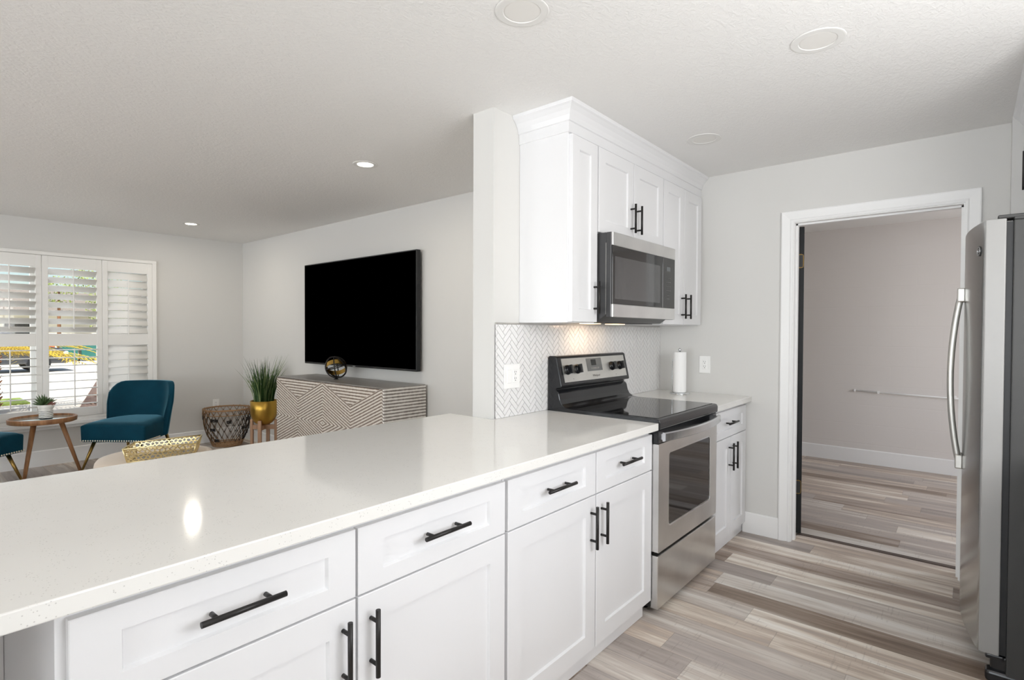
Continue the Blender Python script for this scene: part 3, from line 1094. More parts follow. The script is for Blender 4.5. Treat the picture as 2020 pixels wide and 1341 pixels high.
# ------------------------------------------------------------------ stove
SX0_, SX1_ = 2.390, 3.146
st = thing('stove', 'freestanding electric stove with stainless front and black glass cooktop', 'stove', ((SX0_ + SX1_) / 2, 1.45, 0))
MB().box(SX0_, SX1_, 1.150, 1.755, 0.03, 0.905, 0.003).build('body', M['black_plastic'], st)
for fx in (SX0_ + 0.05, SX1_ - 0.05):
    for fy in (1.20, 1.70): MB().cyl((fx, fy, 0.0), (fx, fy, 0.035), 0.014, seg=10).build('foot', M['rubber'], st)
# cooktop: black frame with a rolled front edge, and the glass in it
b = MB()
prof = [(1.108, 0.882), (1.104, 0.890), (1.104, 0.916), (1.110, 0.927), (1.122, 0.931), (1.690, 0.931), (1.690, 0.9055), (1.148, 0.9055), (1.148, 0.882)]
b.prism(prof, 'x', SX0_ - 0.002, SX1_ + 0.002, 0.0015, seg=1)
ck = b.build('cooktop', M['black_gloss'], st)
MB().box(SX0_ + 0.018, SX1_ - 0.018, 1.128, 1.655, 0.9305, 0.9335, 0.001).build('glass_top', M['black_glass'], ck)
# backguard side profile
b = MB()
poly = [(1.757, 0.90), (1.757, 1.202), (1.748, 1.209), (1.712, 1.209), (1.702, 1.203), (1.667, 1.052), (1.668, 1.043), (1.676, 1.040), (1.700, 1.036), (1.704, 1.026),
        (1.692, 1.019), (1.684, 1.008), (1.676, 0.975), (1.664, 0.952), (1.640, 0.936), (1.600, 0.931), (1.600, 0.90)]
b.prism(poly, 'x', SX0_, SX1_)
bg = b.build('backguard', M['black_gloss'], st)
mm_ = bg.modifiers.new('bevel', 'BEVEL'); mm_.width = 0.004; mm_.segments = 2; mm_.limit_method = 'ANGLE'; mm_.angle_limit = math.radians(40)
# control panel plate on the slanted face
pa, pb = Vector((0, 1.7015, 1.2005)), Vector((0, 1.6685, 1.0545))   # (.,y,z) along the slant
slant = (pa - pb).normalized()
nrm_s = Vector((0, -slant.z, slant.y)).normalized()


def on_panel(x, t_, out):
    """t_: 0 bottom .. 1 top of the slanted face"""
    p = pb + (pa - pb) * t_ + nrm_s * out
    return Vector((x, p.y, p.z))


def slant_box(mb, x0, x1, t0, t1, o0, o1, r=0.0):
    vv = [on_panel(x, t_, o) for o in (o0, o1) for x, t_ in ((x0, t0), (x1, t0), (x1, t1), (x0, t1))]
    mb.faces(vv, [(4, 5, 6, 7), (0, 1, 5, 4), (1, 2, 6, 5), (2, 3, 7, 6), (3, 0, 4, 7), (3, 2, 1, 0)])


b = MB(); slant_box(b, SX0_ + 0.037, SX1_ - 0.030, 0.075, 0.95, -0.001, 0.0025)
cp = b.build('control_panel', M['steel_panel'], st)
b = MB(); slant_box(b, 2.672, 2.835, 0.40, 0.90, 0.002, 0.0040)
dp = b.build('display', M['display'], cp)
b = MB(); slant_box(b, 2.718, 2.772, 0.62, 0.85, 0.004, 0.0046)
b.build('clock_window', M['black_glass'], dp)
b = MB()
text_mesh(b, '12 COOK OFF', 0.0145, on_panel(2.754, 0.50, 0.0043), (1, 0, 0), slant, 0.0003)
b.build('button_text', M['print'], dp)
b = MB()
text_mesh(b, 'Whirlpool', 0.019, on_panel(2.756, 0.22, 0.0028), (1, 0, 0), slant, 0.0003)
b.build('brand_text', M['print_dark'], cp)
for xx in (2.515, 2.985): MB().cyl(on_panel(xx, 0.18, 0.0024), on_panel(xx, 0.18, 0.003), 0.0025, seg=8).build('indicator_light', M['print_dark'], cp)
for xx in (2.470, 2.566, 2.950, 3.046):
    b = MB()
    b.cyl(on_panel(xx, 0.53, 0.002), on_panel(xx, 0.53, 0.012), 0.028, 0.026, seg=24)
    b.cyl(on_panel(xx, 0.53, 0.012), on_panel(xx, 0.53, 0.020), 0.024, 0.022, seg=24)
    slant_box(b, xx - 0.007, xx + 0.007, 0.37, 0.69, 0.018, 0.036)
    kn = b.build('knob', M['black_gloss'], cp)
    b = MB(); slant_box(b, xx + 0.0072, xx + 0.0086, 0.38, 0.68, 0.021, 0.0345)
    b.build('knob_grip', M['chrome'], kn)


def rrect(x0, x1, z0, z1, r, n=6):
    pts = []
    for cx, cz, a0 in ((x1 - r, z1 - r, 0), (x0 + r, z1 - r, PI / 2), (x0 + r, z0 + r, PI), (x1 - r, z0 + r, 1.5 * PI)):
        for k in range(n + 1):
            a = a0 + PI / 2 * k / n
            pts.append((cx + r * math.cos(a), cz + r * math.sin(a)))
    return pts


# oven door: stainless frame with a window, black top band, bowed handle
ox0, ox1, oz0, oz1 = SX0_ - 0.003, SX1_ + 0.002, 0.300, 0.814
wx0, wx1, wz0, wz1 = 2.500, 3.052, 0.398, 0.762


def frame_plate(mb, outer, inner, y0, y1):
    n = len(inner)
    # outer sampled to match the inner ring
    t = bmesh.new()
    OA = [t.verts.new((p[0], y0, p[1])) for p in outer]; IA = [t.verts.new((p[0], y0, p[1])) for p in inner]
    OB = [t.verts.new((p[0], y1, p[1])) for p in outer]; IB = [t.verts.new((p[0], y1, p[1])) for p in inner]
    for i in range(n):
        j = (i + 1) % n
        t.faces.new((OA[i], OA[j], IA[j], IA[i])); t.faces.new((OB[i], IB[i], IB[j], OB[j]))
        t.faces.new((IA[i], IA[j], IB[j], IB[i]))
        if (outer[i][0] - outer[j][0]) ** 2 + (outer[i][1] - outer[j][1]) ** 2 > 1e-12: t.faces.new((OA[j], OA[i], OB[i], OB[j]))
    bmesh.ops.remove_doubles(t, verts=t.verts[:], dist=1e-6)
    bmesh.ops.recalc_face_normals(t, faces=t.faces[:])
    mb._merge(t)


inner = rrect(wx0, wx1, wz0, wz1, 0.022)
outer = rrect(ox0, ox1, oz0, oz1, 0.004)
b = MB(); frame_plate(b, outer, inner, 1.109, 1.1485)
od = b.build('oven_door', M['steel'], st)
MB().prism(rrect(wx0 - 0.001, wx1 + 0.001, wz0 - 0.001, wz1 + 0.001, 0.022), 'y', 1.113, 1.140).build('oven_window', M['oven_glass'], od)
b = MB(); frame_plate(b, rrect(wx0 + 0.0, wx1 - 0.0, wz0 + 0.0, wz1 - 0.0, 0.022), rrect(wx0 + 0.007, wx1 - 0.007, wz0 + 0.007, wz1 - 0.007, 0.016), 1.1105, 1.114)
b.build('window_gasket', M['chrome'], od)
MB().box(ox0, ox1, 1.112, 1.1485, 0.8145, 0.880, 0.003).build('door_top_band', M['black_gloss'], od)
b = MB()
hp = []
for k in range(25):
    s_ = k / 24
    hp.append((SX0_ + 0.012 + (SX1_ - SX0_ - 0.020) * s_, 1.092 - 0.040 * (1 - (2 * s_ - 1) ** 2), 0.849))
t_ = bmesh.new()
rg = []
for (x, y, z) in hp: rg.append([t_.verts.new((x, y + dy, z + dz)) for dy, dz in ((-0.009, -0.016), (-0.009, 0.016), (-0.003, 0.021), (0.006, 0.021), (0.006, -0.021), (-0.003, -0.021))])
for A, B in zip(rg[:-1], rg[1:]):
    for k in range(6): t_.faces.new((A[k], A[(k + 1) % 6], B[(k + 1) % 6], B[k]))
t_.faces.new(rg[0]); t_.faces.new(list(reversed(rg[-1])))
bmesh.ops.recalc_face_normals(t_, faces=t_.faces[:])
b._merge(t_)
for hx in (SX0_ + 0.030, SX1_ - 0.028): b.box(hx - 0.014, hx + 0.014, 1.088, 1.115, 0.832, 0.866, 0.003)
b.build('handle', M['steel_handle'], od)
b = MB().box(SX0_ - 0.002, SX1_ + 0.001, 1.110, 1.1485, 0.030, 0.283, 0.004, 2)
b.build('storage_drawer', M['steel'], st)

# ------------------------------------------------------------------ microwave over the stove
mw = thing('microwave', 'stainless over-the-range microwave with black glass door above the stove', 'microwave', (2.775, 1.57, 1.39))
mx0, mx1 = 2.402, 3.150
MB().prism([(YW - 0.001, 1.392), (YW - 0.001, 1.843), (1.408, 1.843), (1.408, 1.428), (1.46, 1.392)], 'x', mx0 + 0.002, mx1 - 0.002, 0.002, seg=1).build('body', M['micro_side'], mw)
MB().box(mx0, mx1 - 0.0, 1.378, 1.4075, 1.415, 1.843, 0.003).build('door_frame', M['micro_side'], mw)
MB().box(mx0 + 0.001, mx1, 1.368, 1.3785, 1.776, 1.842, 0.002).build('top_trim', M['steel'], mw)
MB().box(mx0 + 0.001, mx1, 1.368, 1.3785, 1.416, 1.482, 0.002).build('bottom_trim', M['steel'], mw)
dg = MB().box(mx0 + 0.001, 2.982, 1.370, 1.3785, 1.4825, 1.7755, 0.001).build('door_glass', M['oven_glass'], mw)
wmat = plain('microwave_window_mesh', srgb(66, 66, 67), 0.10, spec=0.6, bump_scale=500, bump_str=0.02, coat=0.4)
MB().box(2.425, 2.945, 1.3692, 1.3702, 1.508, 1.722).build('door_window', wmat, dg)
pn = MB().box(2.985, mx1, 1.370, 1.3785, 1.4825, 1.7755, 0.001).build('control_panel', M['oven_glass'], mw)
MB().box(3.035, 3.085, 1.3690, 1.3702, 1.700, 1.724).build('clock_display', M['display'], pn)
for r_ in range(4):
    for c_ in range(3): MB().box(3.035 + 0.022 * c_, 3.047 + 0.022 * c_, 1.3694, 1.3702, 1.585 + 0.024 * r_, 1.5875 + 0.024 * r_).build('button_mark', M['print_dark'], pn)
for r_ in range(2): MB().box(3.04, 3.075, 1.3694, 1.3702, 1.535 + 0.02 * r_, 1.538 + 0.02 * r_).build('button_mark', M['print_dark'], pn)
MB().box(mx0 - 0.001, mx0 + 0.002, 1.406, 1.4085, 1.43, 1.79).build('side_seam', M['steel_panel'], mw)
b = MB()
b.box(mx0 + 0.03, mx1 - 0.03, 1.50, 1.735, 1.388, 1.3925)
b.build('vent_grille', M['black_plastic'], mw)
for la, lb in ((2.58, 2.68), (2.86, 2.96)):
    MB().box(la, lb, 1.60, 1.68, 1.3855, 1.3885, 0.001).build('cooktop_lamp', M['hood_lamp'], mw)
L1 = lamp('cooktop_lamp_light', 'AREA', (2.70, 1.630, 1.383), 0.5, (1.0, 0.70, 0.48), 0.12, 0.08, (0.0, 0.25, -1))

# ------------------------------------------------------------------ paper towels
pt = thing('paper_towel_holder', 'chrome wire paper towel holder on the corner counter', 'holder', (3.625, 1.535, CT))
b = MB()
b.lathe([(0, 0), (0.066, 0), (0.068, 0.004), (0.064, 0.008), (0.012, 0.010), (0.007, 0.014), (0.007, 0.296), (0.011, 0.302), (0.008, 0.312), (0, 0.316)], (3.625, 1.535, CT), 28)
b.build('base_and_post', M['chrome'], pt)
b = MB()
b.tube([(3.655, 1.600, CT + 0.006), (3.655, 1.602, CT + 0.10), (3.655, 1.602, CT + 0.225), (3.652, 1.596, CT + 0.235)], 0.003, 8)
b.build('tension_arm', M['chrome'], pt)
b = MB()
b.lathe([(0.020, 0.012), (0.043, 0.012), (0.0435, 0.02), (0.0435, 0.284), (0.043, 0.290), (0.020, 0.290), (0.020, 0.012)], (3.625, 1.535, CT), 32)
tag(b.build('paper_towel_roll', M['paper']), 'roll of white paper towels standing on the chrome holder', 'paper towels')

# ------------------------------------------------------------------ refrigerator
FX0, FX1, FY = 2.770, 3.680, -0.040
fr = thing('refrigerator', 'stainless side-by-side refrigerator at the right edge beside the doorway', 'refrigerator', ((FX0 + FX1) / 2, -0.46, 0))
MB().box(FX0 + 0.003, FX1 - 0.003, -0.820, -0.120, 0.035, 1.768, 0.004, 2).build('cabinet_body', M['fridge_side'], fr)


def bow(x): return FY + 0.062 * (1 - ((x - 3.225) / 0.455) ** 2)


for xa, xb, nm in ((FX0, 3.176, 'freezer_door'), (3.184, FX1, 'fresh_food_door')):
    n_ = 14
    pts = [(xa + (xb - xa) * k / n_, bow(xa + (xb - xa) * k / n_)) for k in range(n_ + 1)]
    poly = pts + [(xb, -0.100), (xa, -0.100)]
    b = MB(); b.prism(poly, 'z', 0.108, 1.776, smooth=False)
    for f_ in b.bm.faces:
        if abs(f_.normal.z) < 0.1 and f_.normal.y > 0.5: f_.smooth = True
    dd = b.build(nm, (M['steel_fridge'], M['fridge_edge']), fr)
    for p_ in dd.data.polygons:
        if abs(p_.normal.x) > 0.9 or p_.normal.y < -0.5: p_.material_index = 1
    mm_ = dd.modifiers.new('bevel', 'BEVEL'); mm_.width = 0.004; mm_.segments = 3; mm_.limit_method = 'ANGLE'; mm_.angle_limit = math.radians(40)
    hx = xb - 0.022 if xa < 3.0 else xa + 0.022
    b = MB()
    hp = []
    for k in range(21):
        s_ = k / 20
        hp.append((hx, bow(hx) + 0.012 + 0.034 * math.sin(PI * s_) ** 0.8, 0.765 + 0.745 * s_))
    b.tube(hp, 0.0125, 12)
    hd = b.build('handle', M['steel_panel'], dd)
    for zz in (0.735, 1.480):
        bb = MB().box(hx - 0.016, hx + 0.016, bow(hx) - 0.002, bow(hx) + 0.026, zz, zz + 0.062, 0.005, 2)
        bb.build('handle_mount', M['steel_panel'], hd)
MB().box(FX0 + 0.012, FX1 - 0.012, -0.1195, -0.1005, 0.11, 1.764).build('door_gasket', M['rubber'], fr)
for ha, hb in ((FX0 + 0.004, FX0 + 0.085), (FX1 - 0.085, FX1 - 0.004)):
    b = MB()
    b.box(ha, hb, -0.150, -0.075, 1.7765, 1.790, 0.003)
    b.box(ha, hb - 0.015, -0.19, -0.12, 1.768, 1.781, 0.003)
    b.build('hinge_cover', M['fridge_side'], fr)
b = MB()
b.box(FX0 + 0.02, FX1 - 0.02, -0.13, -0.075, 0.012, 0.100, 0.008, 2)
for fx in (FX0 + 0.03, FX1 - 0.03): b.box(fx - 0.028, fx + 0.028, -0.16, -0.060, 0.0, 0.045, 0.012, 3)
b.box(FX0 + 0.005, FX0 + 0.06, -0.115, -0.06, 0.088, 0.1075, 0.006, 2)
b.build('toe_grille', M['black_gloss'], fr)
# round badge on the freezer door
lx, lz = 2.835, 1.665
ly = bow(lx)
tn = Vector((1, 2 * 0.062 * -(lx - 3.225) / 0.455 ** 2, 0)).normalized()
nn = Vector((-tn.y, tn.x, 0))
c0 = Vector((lx, ly, lz))
b = MB()
b.cyl(c0 - nn * 0.001, c0 + nn * 0.003, 0.020, seg=28)
lg = b.build('badge', M['fridge_side'], fr)
b = MB()
b.tube([c0 + nn * 0.003 + tn * 0.0165 * math.cos(a) + Vector((0, 0, 0.0165 * math.sin(a))) for a in [2 * PI * k / 28 for k in range(28)]], 0.0012, 6, closed=True)
text_mesh(b, 'GE', 0.019, c0 + nn * 0.0032, tn * -1, (0, 0, 1), 0.0004)
b.build('badge_monogram', M['chrome'], lg)

# cabinet over the refrigerator
of = thing('wall_cabinet', 'white wall cabinet above the refrigerator cut off by the right edge', 'cabinet', (3.2, -0.5, 1.82))
MB().box(2.72, 3.7045, YSINK + 0.001, -0.222, 1.83, 2.36, 0.001).build('carcass', M['cabinet'], of)
for xa, xb, hx in ((2.726, 3.208, 3.17), (3.214, 3.700, 3.250)):
    d = MB().shaker(xa, xb, 1.836, 2.33, -0.201, sign=1, sx=0.066).build('door', M['cabinet'], of)
    handle(d, hx, 2.05, -0.201, True, sign=1)
prof = [(0.0, 2.345), (0.005, 2.35), (0.012, 2.366), (0.030, 2.396), (0.046, 2.410), (0.053, H - 0.0005), (0.0, H - 0.0005)]
v, f = [], []
for o_, z_ in prof: v += [(2.72 - o_, YSINK + 0.001, z_), (2.72 - o_, -0.202 + o_, z_), (3.7045, -0.202 + o_, z_)]
for k in range(len(prof) - 1):
    for i in range(2): f.append((3 * k + i, 3 * k + i + 1, 3 * k + 4 + i, 3 * k + 3 + i))
mb = MB(); mb.faces(v, f)
bmesh.ops.recalc_face_normals(mb.bm, faces=mb.bm.faces[:])
struct('trim_6', mb, M['cabinet'])

# opposite run of cabinets, seen only as a reflection in the oven door
oc = thing('base_cabinet', 'white base cabinets facing the stove, mirrored in the oven window', 'cabinet', (0.8, -0.55, 0))
MB().box(-1.2, 2.70, YSINK + 0.001, -0.262, 0.09, 0.879).build('carcass', M['cabinet'], oc)
MB().box(-1.2, 2.70, YSINK + 0.001, -0.31, 0.0, 0.0895).build('toe_kick', M['cabinet'], oc)
for k in range(7):
    xa = -1.2 + k * 0.557
    d = MB().shaker(xa + 0.004, xa + 0.553, 0.095, 0.855, -0.241, sign=1, sx=0.07).build('door', M['cabinet'], oc)
b = MB().box(-1.22, 2.715, YSINK + 0.001, -0.215, 0.880, CT, 0.003)
tag(b.build('countertop', M['quartz']), 'white quartz countertop opposite the stove, behind the camera', 'countertop')

# ------------------------------------------------------------------ recessed downlights


def downlight(x, y, lit, label, r=0.092):
    t = thing('recessed_light', label, 'ceiling light', (x, y, H), 0, 'recessed ceiling lights')
    MB().lathe([(r, -0.0005), (r - 0.002, -0.0030), (r - 0.006, -0.0038), (r - 0.027, -0.0036), (r - 0.029, -0.0012), (r - 0.030, -0.0005)], (0, 0, 0), 40, False).build('trim_ring', M['ring_off'], t, local=True)
    MB().lathe([(0, -0.0022), (r - 0.034, -0.0022), (r - 0.0295, -0.0010)], (0, 0, 0), 40, False).build('lens', M['lens_on'] if lit else M['lens_off'], t, local=True)
    if lit:
        lamp('downlight_lamp', 'AREA', (x, y, H - 0.012), 4.2, (1.0, 0.92, 0.80), 0.11, None, (0, 0, -1), shape='DISK')
    return t


downlight(1.437, 1.172, False, 'unlit recessed ceiling light at the top edge above the peninsula')
downlight(2.281, 0.446, False, 'unlit recessed ceiling light nearest the refrigerator')
downlight(3.035, 1.155, False, 'unlit recessed ceiling light beside the crown above the stove')
downlight(2.098, 3.020, True, 'glowing recessed ceiling light in the living room nearer the stove wall', 0.080)
downlight(2.136, 6.078, True, 'glowing recessed ceiling light far back near the window wall', 0.080)

# ------------------------------------------------------------------ plantation shutters
GS = 'white plantation shutter panels in the window'


def shutter(x0, x1, label, up_tilt, lo_tilt):
    t = thing('shutter_panel', label, 'shutter', ((x0 + x1) / 2, YWIN - 0.031, 0.46), 0, GS)
    ya, yb = YWIN - 0.031, YWIN - 0.003
    za, zb = 0.463, 2.070
    sw = 0.047
    b = MB()
    b.box(x0, x0 + sw, ya, yb, za, zb, 0.003); b.box(x1 - sw, x1, ya, yb, za, zb, 0.003)
    for (a, c) in ((za, 0.548), (1.180, 1.302), (1.955, zb)): b.box(x0 + sw - 0.002, x1 - sw + 0.002, ya + 0.0005, yb - 0.0005, a, c, 0.003)
    b.build('frame', M['shutter'], t)
    for nm, z0, z1, tilt in (('lower_louvers', 0.548, 1.180, lo_tilt), ('upper_louvers', 1.302, 1.955, up_tilt)):
        b = MB()
        n_ = 8
        p_ = (z1 - z0) / n_
        for k in range(n_):
            zc = z0 + p_ * (k + 0.5)
            ell = [(0.0445 * math.cos(a), 0.0055 * math.sin(a)) for a in [2 * PI * q / 14 for q in range(14)]]
            ct, sn = math.cos(tilt), math.sin(tilt)
            # local section: first axis towards the room (-Y) side, second up
            poly = [((ya + yb) / 2 + e * ct - h * sn, zc + e * sn + h * ct) for e, h in ell]
            b.prism(poly, 'x', x0 + sw, x1 - sw, smooth=True)
        b.build(nm, M['shutter'], t)
        b = MB()
        ex = (ya + yb) / 2 - 0.0445 * math.cos(tilt) - 0.006
        ez = -0.0445 * math.sin(tilt)
        b.box((x0 + x1) / 2 - 0.005, (x0 + x1) / 2 + 0.005, ex - 0.006, ex + 0.004, z0 + 0.02 + ez, z1 - 0.03 + ez, 0.002)
        b.build('tilt_rod', M['shutter'], t)
    return t


OPEN, HALF, SHUT = math.radians(-3), math.radians(-38), math.radians(64)
shutter(1.590, 2.044, 'closed plantation shutter panel behind the teal chair, nearest the corner', SHUT, SHUT)
shutter(1.107, 1.587, 'partly open shutter panel directly behind the round side table', HALF, OPEN)
shutter(0.626, 1.104, 'partly open shutter panel at the left edge of the photo', HALF, OPEN)
shutter(0.146, 0.623, 'shutter panel beyond the left edge, mostly out of view', SHUT, SHUT)

# ------------------------------------------------------------------ television and console
tv = thing('television', 'large black flat-screen television mounted on the living room wall', 'television', (2.985, 4.445, 1.5))
TY0, TY1, TZ0, TZ1, TX = 3.540, 5.345, 1.000, 2.025, 2.962
MB().box(TX, TX + 0.045, TY0, TY1, TZ0, TZ1, 0.004).build('casing', M['rubber'], tv)
MB().box(TX - 0.0015, TX + 0.001, TY0 + 0.010, TY1 - 0.010, TZ0 + 0.018, TZ1 - 0.010).build('screen', M['screen'], tv)
MB().box(TX + 0.045, XTV - 0.001, 4.15, 4.75, 1.30, 1.75).build('wall_bracket', M['black_metal'], tv)
MB().box(TX - 0.002, TX + 0.003, 4.425, 4.465, TZ0 + 0.003, TZ0 + 0.012).build('logo_tab', M['print'], tv)

CX0, CX1, CY0, CY1, CZ = 2.590, 3.015, 3.480, 5.205, 0.893
cn = thing('console_cabinet', 'low whitewashed wood console with carved diamond ribs under the television', 'console', (CX0, 4.3725, 0))
MB().box(CX0 + 0.022, CX1, CY0 + 0.0, CY1, 0.06, CZ - 0.006, 0.002).build('carcass', M['console_side'], cn)
MB().box(CX0 + 0.004, CX1 + 0.002, CY0 + 0.012, CY1 - 0.002, CZ - 0.008, CZ, 0.002).build('top', M['console_top'], cn)
for ya, yb in ((CY0 + 0.024, 3.9435), (3.9445, 4.7885), (4.7905, CY1)):
    MB().box(CX0, CX0 + 0.021, ya, yb, 0.075, CZ - 0.011, 0.002).build('door', M['console_front'], cn)
MB().box(CX0 - 0.001, CX0 + 0.0215, CY0 + 0.001, CY0 + 0.022, 0.06, CZ - 0.009, 0.001).build('corner_post', M['console_side'], cn)
for fy in (CY0 + 0.06, CY1 - 0.06):
    for fx in (CX0 + 0.06, CX1 - 0.06): MB().cyl((fx, fy, 0), (fx, fy, 0.061), 0.018, 0.024, seg=12).build('foot', M['black_metal'], cn)

# sphere of metal rings
OC = Vector((2.79, 4.475, CZ + 0.112))
sp = thing('ring_sphere', 'decorative sphere of black and gold metal rings on the console', 'decoration', (OC.x, OC.y, CZ))


def ring(mb, n, r, tw, band):
    n = Vector(n).normalized()
    a = n.orthogonal().normalized(); c = n.cross(a)
    K = 40
    vv, ff = [], []
    for k in range(K):
        d = a * math.cos(2 * PI * k / K) + c * math.sin(2 * PI * k / K)
        for rr, hh in ((r - tw, -band), (r, -band), (r, band), (r - tw, band)): vv.append(OC + d * rr + n * hh)
    for k in range(K):
        o_, p_ = 4 * k, 4 * ((k + 1) % K)
        for i in range(4): ff.append((o_ + i, o_ + (i + 1) % 4, p_ + (i + 1) % 4, p_ + i))
    mb.faces(vv, ff, smooth=False)


vd = Vector((0.53, 0.85, 0.0))       # roughly the direction it is seen along
b = MB(); ring(b, (0.85, 0.35, 0.40), 0.108, 0.007, 0.0085); b.build('large_ring', M['black_metal'], sp)
b = MB(); ring(b, (0.20, 0.95, -0.25), 0.102, 0.007, 0.0075); b.build('large_ring', M['black_metal'], sp)
b = MB(); ring(b, (-0.15, 0.25, 0.95), 0.099, 0.005, 0.005); b.build('thin_ring', M['black_metal'], sp)
b = MB(); ring(b, (0.75, -0.62, 0.15), 0.103, 0.005, 0.005); b.build('thin_ring', M['black_metal'], sp)
b = MB(); ring(b, (0.30, 0.55, 0.78), 0.094, 0.003, 0.022); b.build('gold_ring', M['gold'], sp)
b = MB(); b.lathe([(0.020, 0.0), (0.022, 0.002), (0.012, 0.010), (0.006, 0.012), (0, 0.012)], (OC.x, OC.y, CZ), 16); b.build('foot', M['black_metal'], sp)

# ------------------------------------------------------------------ planter in the corner
PX, PY = 2.775, 5.865
stn = thing('plant_stand', 'four-legged wooden plant stand holding the gold pot beside the console', 'plant stand', (PX, PY, 0), math.radians(0.7))
for k in range(4):
    a = PI / 4 + k * PI / 2
    b = MB().box(0.112, 0.140, -0.018, 0.018, 0, 0.378, 0.003)
    o = b.build('leg', M['stand_wood'], stn, local=True)
    o.rotation_euler = (0, 0, a)
b = MB()
for a in (PI / 4, 3 * PI / 4):
    b.box(-0.112, 0.112, -0.015, 0.015, 0.270, 0.318, 0.002, rot=Matrix.Rotation(a, 3, 'Z'))
b.build('cross_brace', M['stand_wood'], stn, local=True)
pl = thing('potted_grass', 'tall green ornamental grass in a round gold pot near the corner', 'potted plant', (PX, PY, 0.3185))
b = MB()
b.lathe([(0, 0), (0.05, 0.003), (0.085, 0.020), (0.108, 0.048), (0.125, 0.085), (0.134, 0.125), (0.137, 0.165), (0.137, 0.262), (0.132, 0.264), (0.130, 0.258), (0.130, 0.15)], (PX, PY, 0.3185), 40)
pg = b.build('pot', M['pot_gold'], pl)
MB().lathe([(0, 0.235), (0.131, 0.232)], (PX, PY, 0.3185), 24).build('soil', M['soil'], pl)


def blades(count, col, rmin, rmax, hmin, hmax, seed, spread):
    rnd = random.Random(seed)
    vv, ff = [], []
    for _ in range(count):
        a = rnd.uniform(0, 2 * PI)
        r0 = rnd.uniform(0.0, 0.10)
        x, y = PX + r0 * math.cos(a), PY + r0 * math.sin(a)
        hh = rnd.uniform(hmin, hmax)
        out = spread * rnd.uniform(rmin, rmax)
        a2 = a + rnd.uniform(-0.6, 0.6)
        wd = rnd.uniform(0.0034, 0.0066)
        droop = rnd.uniform(0.0, 1.0) ** 3
        n_ = 7
        o_ = len(vv)
        for k in range(n_ + 1):
            s_ = k / n_
            rr = out * (s_ ** 1.7)
            z = 0.545 + hh * (s_ - droop * 0.45 * s_ ** 3)
            px, py = x + rr * math.cos(a2), y + rr * math.sin(a2)
            ww = wd * (1 - s_ ** 2) + 0.0004
            sx, sy = -math.sin(a2 + 0.7), math.cos(a2 + 0.7)
            vv += [(px - sx * ww, py - sy * ww, z), (px + sx * ww, py + sy * ww, z)]
        for k in range(n_): ff.append((o_ + 2 * k, o_ + 2 * k + 1, o_ + 2 * k + 3, o_ + 2 * k + 2))
    mb = MB(); mb.faces(vv, ff, True)
    return mb


tag(blades(190, None, 0.1, 0.9, 0.28, 0.53, 3, 0.17).build('grass', M['grass_blade'], pl), kind='stuff')
tag(blades(70, None, 0.3, 1.1, 0.30, 0.54, 8, 0.19).build('grass', M['grass_pale'], pl), kind='stuff')

# ------------------------------------------------------------------ woven basket
BC = (2.715, 6.655)
bk = thing('woven_basket', 'open woven cane basket with black zigzag twine in the corner', 'basket', (BC[0], BC[1], 0))


def br_(z):
    pts = [(0.0, 0.150), (0.04, 0.165), (0.12, 0.205), (0.22, 0.236), (0.32, 0.248), (0.40, 0.250), (0.43, 0.250)]
    for (a, ra), (c, rc) in zip(pts[:-1], pts[1:]):
        if z <= c: return ra + (rc - ra) * (z - a) / (c - a)
    return 0.25


def bpt(a, z, d=0.0): return (BC[0] + (br_(z) + d) * math.cos(a), BC[1] + (br_(z) + d) * math.sin(a), z)


cane, twine = MB(), MB()
for z, r in ((0.008, 0.008), (0.028, 0.005), (0.425, 0.008), (0.370, 0.005), (0.438, 0.006)):
    cane.tube([bpt(2 * PI * k / 40, min(z, 0.43)) for k in range(40)], r, 6, closed=True)
rows = [0.012, 0.055, 0.118, 0.182, 0.246, 0.312, 0.375, 0.428]
rb = random.Random(5)
NZ = 21
for i in range(len(rows) - 1):
    z0, z1 = rows[i], rows[i + 1] + 0.012
    tgt = cane if i in (0, 6) else twine
    for dup_ in range(2):
        ph = (0.5 if i % 2 else 0.0) + dup_ * 0.10
        pts = []
        for k in range(2 * NZ):
            a = 2 * PI * (k / 2 + ph) / NZ
            pts.append(bpt(a, (z0 if k % 2 else min(z1, 0.435)) + rb.uniform(-0.006, 0.006), rb.uniform(-0.002, 0.003)))
        (tgt if dup_ == 0 else cane).tube(pts, 0.0042 if dup_ == 0 else 0.0022, 5, closed=True)
for (z, a0, a1) in ((0.305, 3.6, 3.95), (0.285, 4.3, 4.5), (0.20, 3.5, 3.8), (0.30, 5.2, 5.5), (0.07, 3.6, 3.9), (0.07, 5.3, 5.6), (0.205, 5.0, 5.25)):
    for q in range(4):
        twine.tube([bpt(a0 + (a1 - a0) * k / 6, z + q * 0.009 + rb.uniform(-0.004, 0.004), 0.003) for k in range(7)], 0.0045, 5)
cane.lathe([(0, 0.004), (0.148, 0.004), (0.150, 0.010)], (BC[0], BC[1], 0), 32)
cane.build('cane_frame', M['cane'], bk)
twine.build('black_twine', M['black_twine'], bk)

# ------------------------------------------------------------------ teal slipper chairs


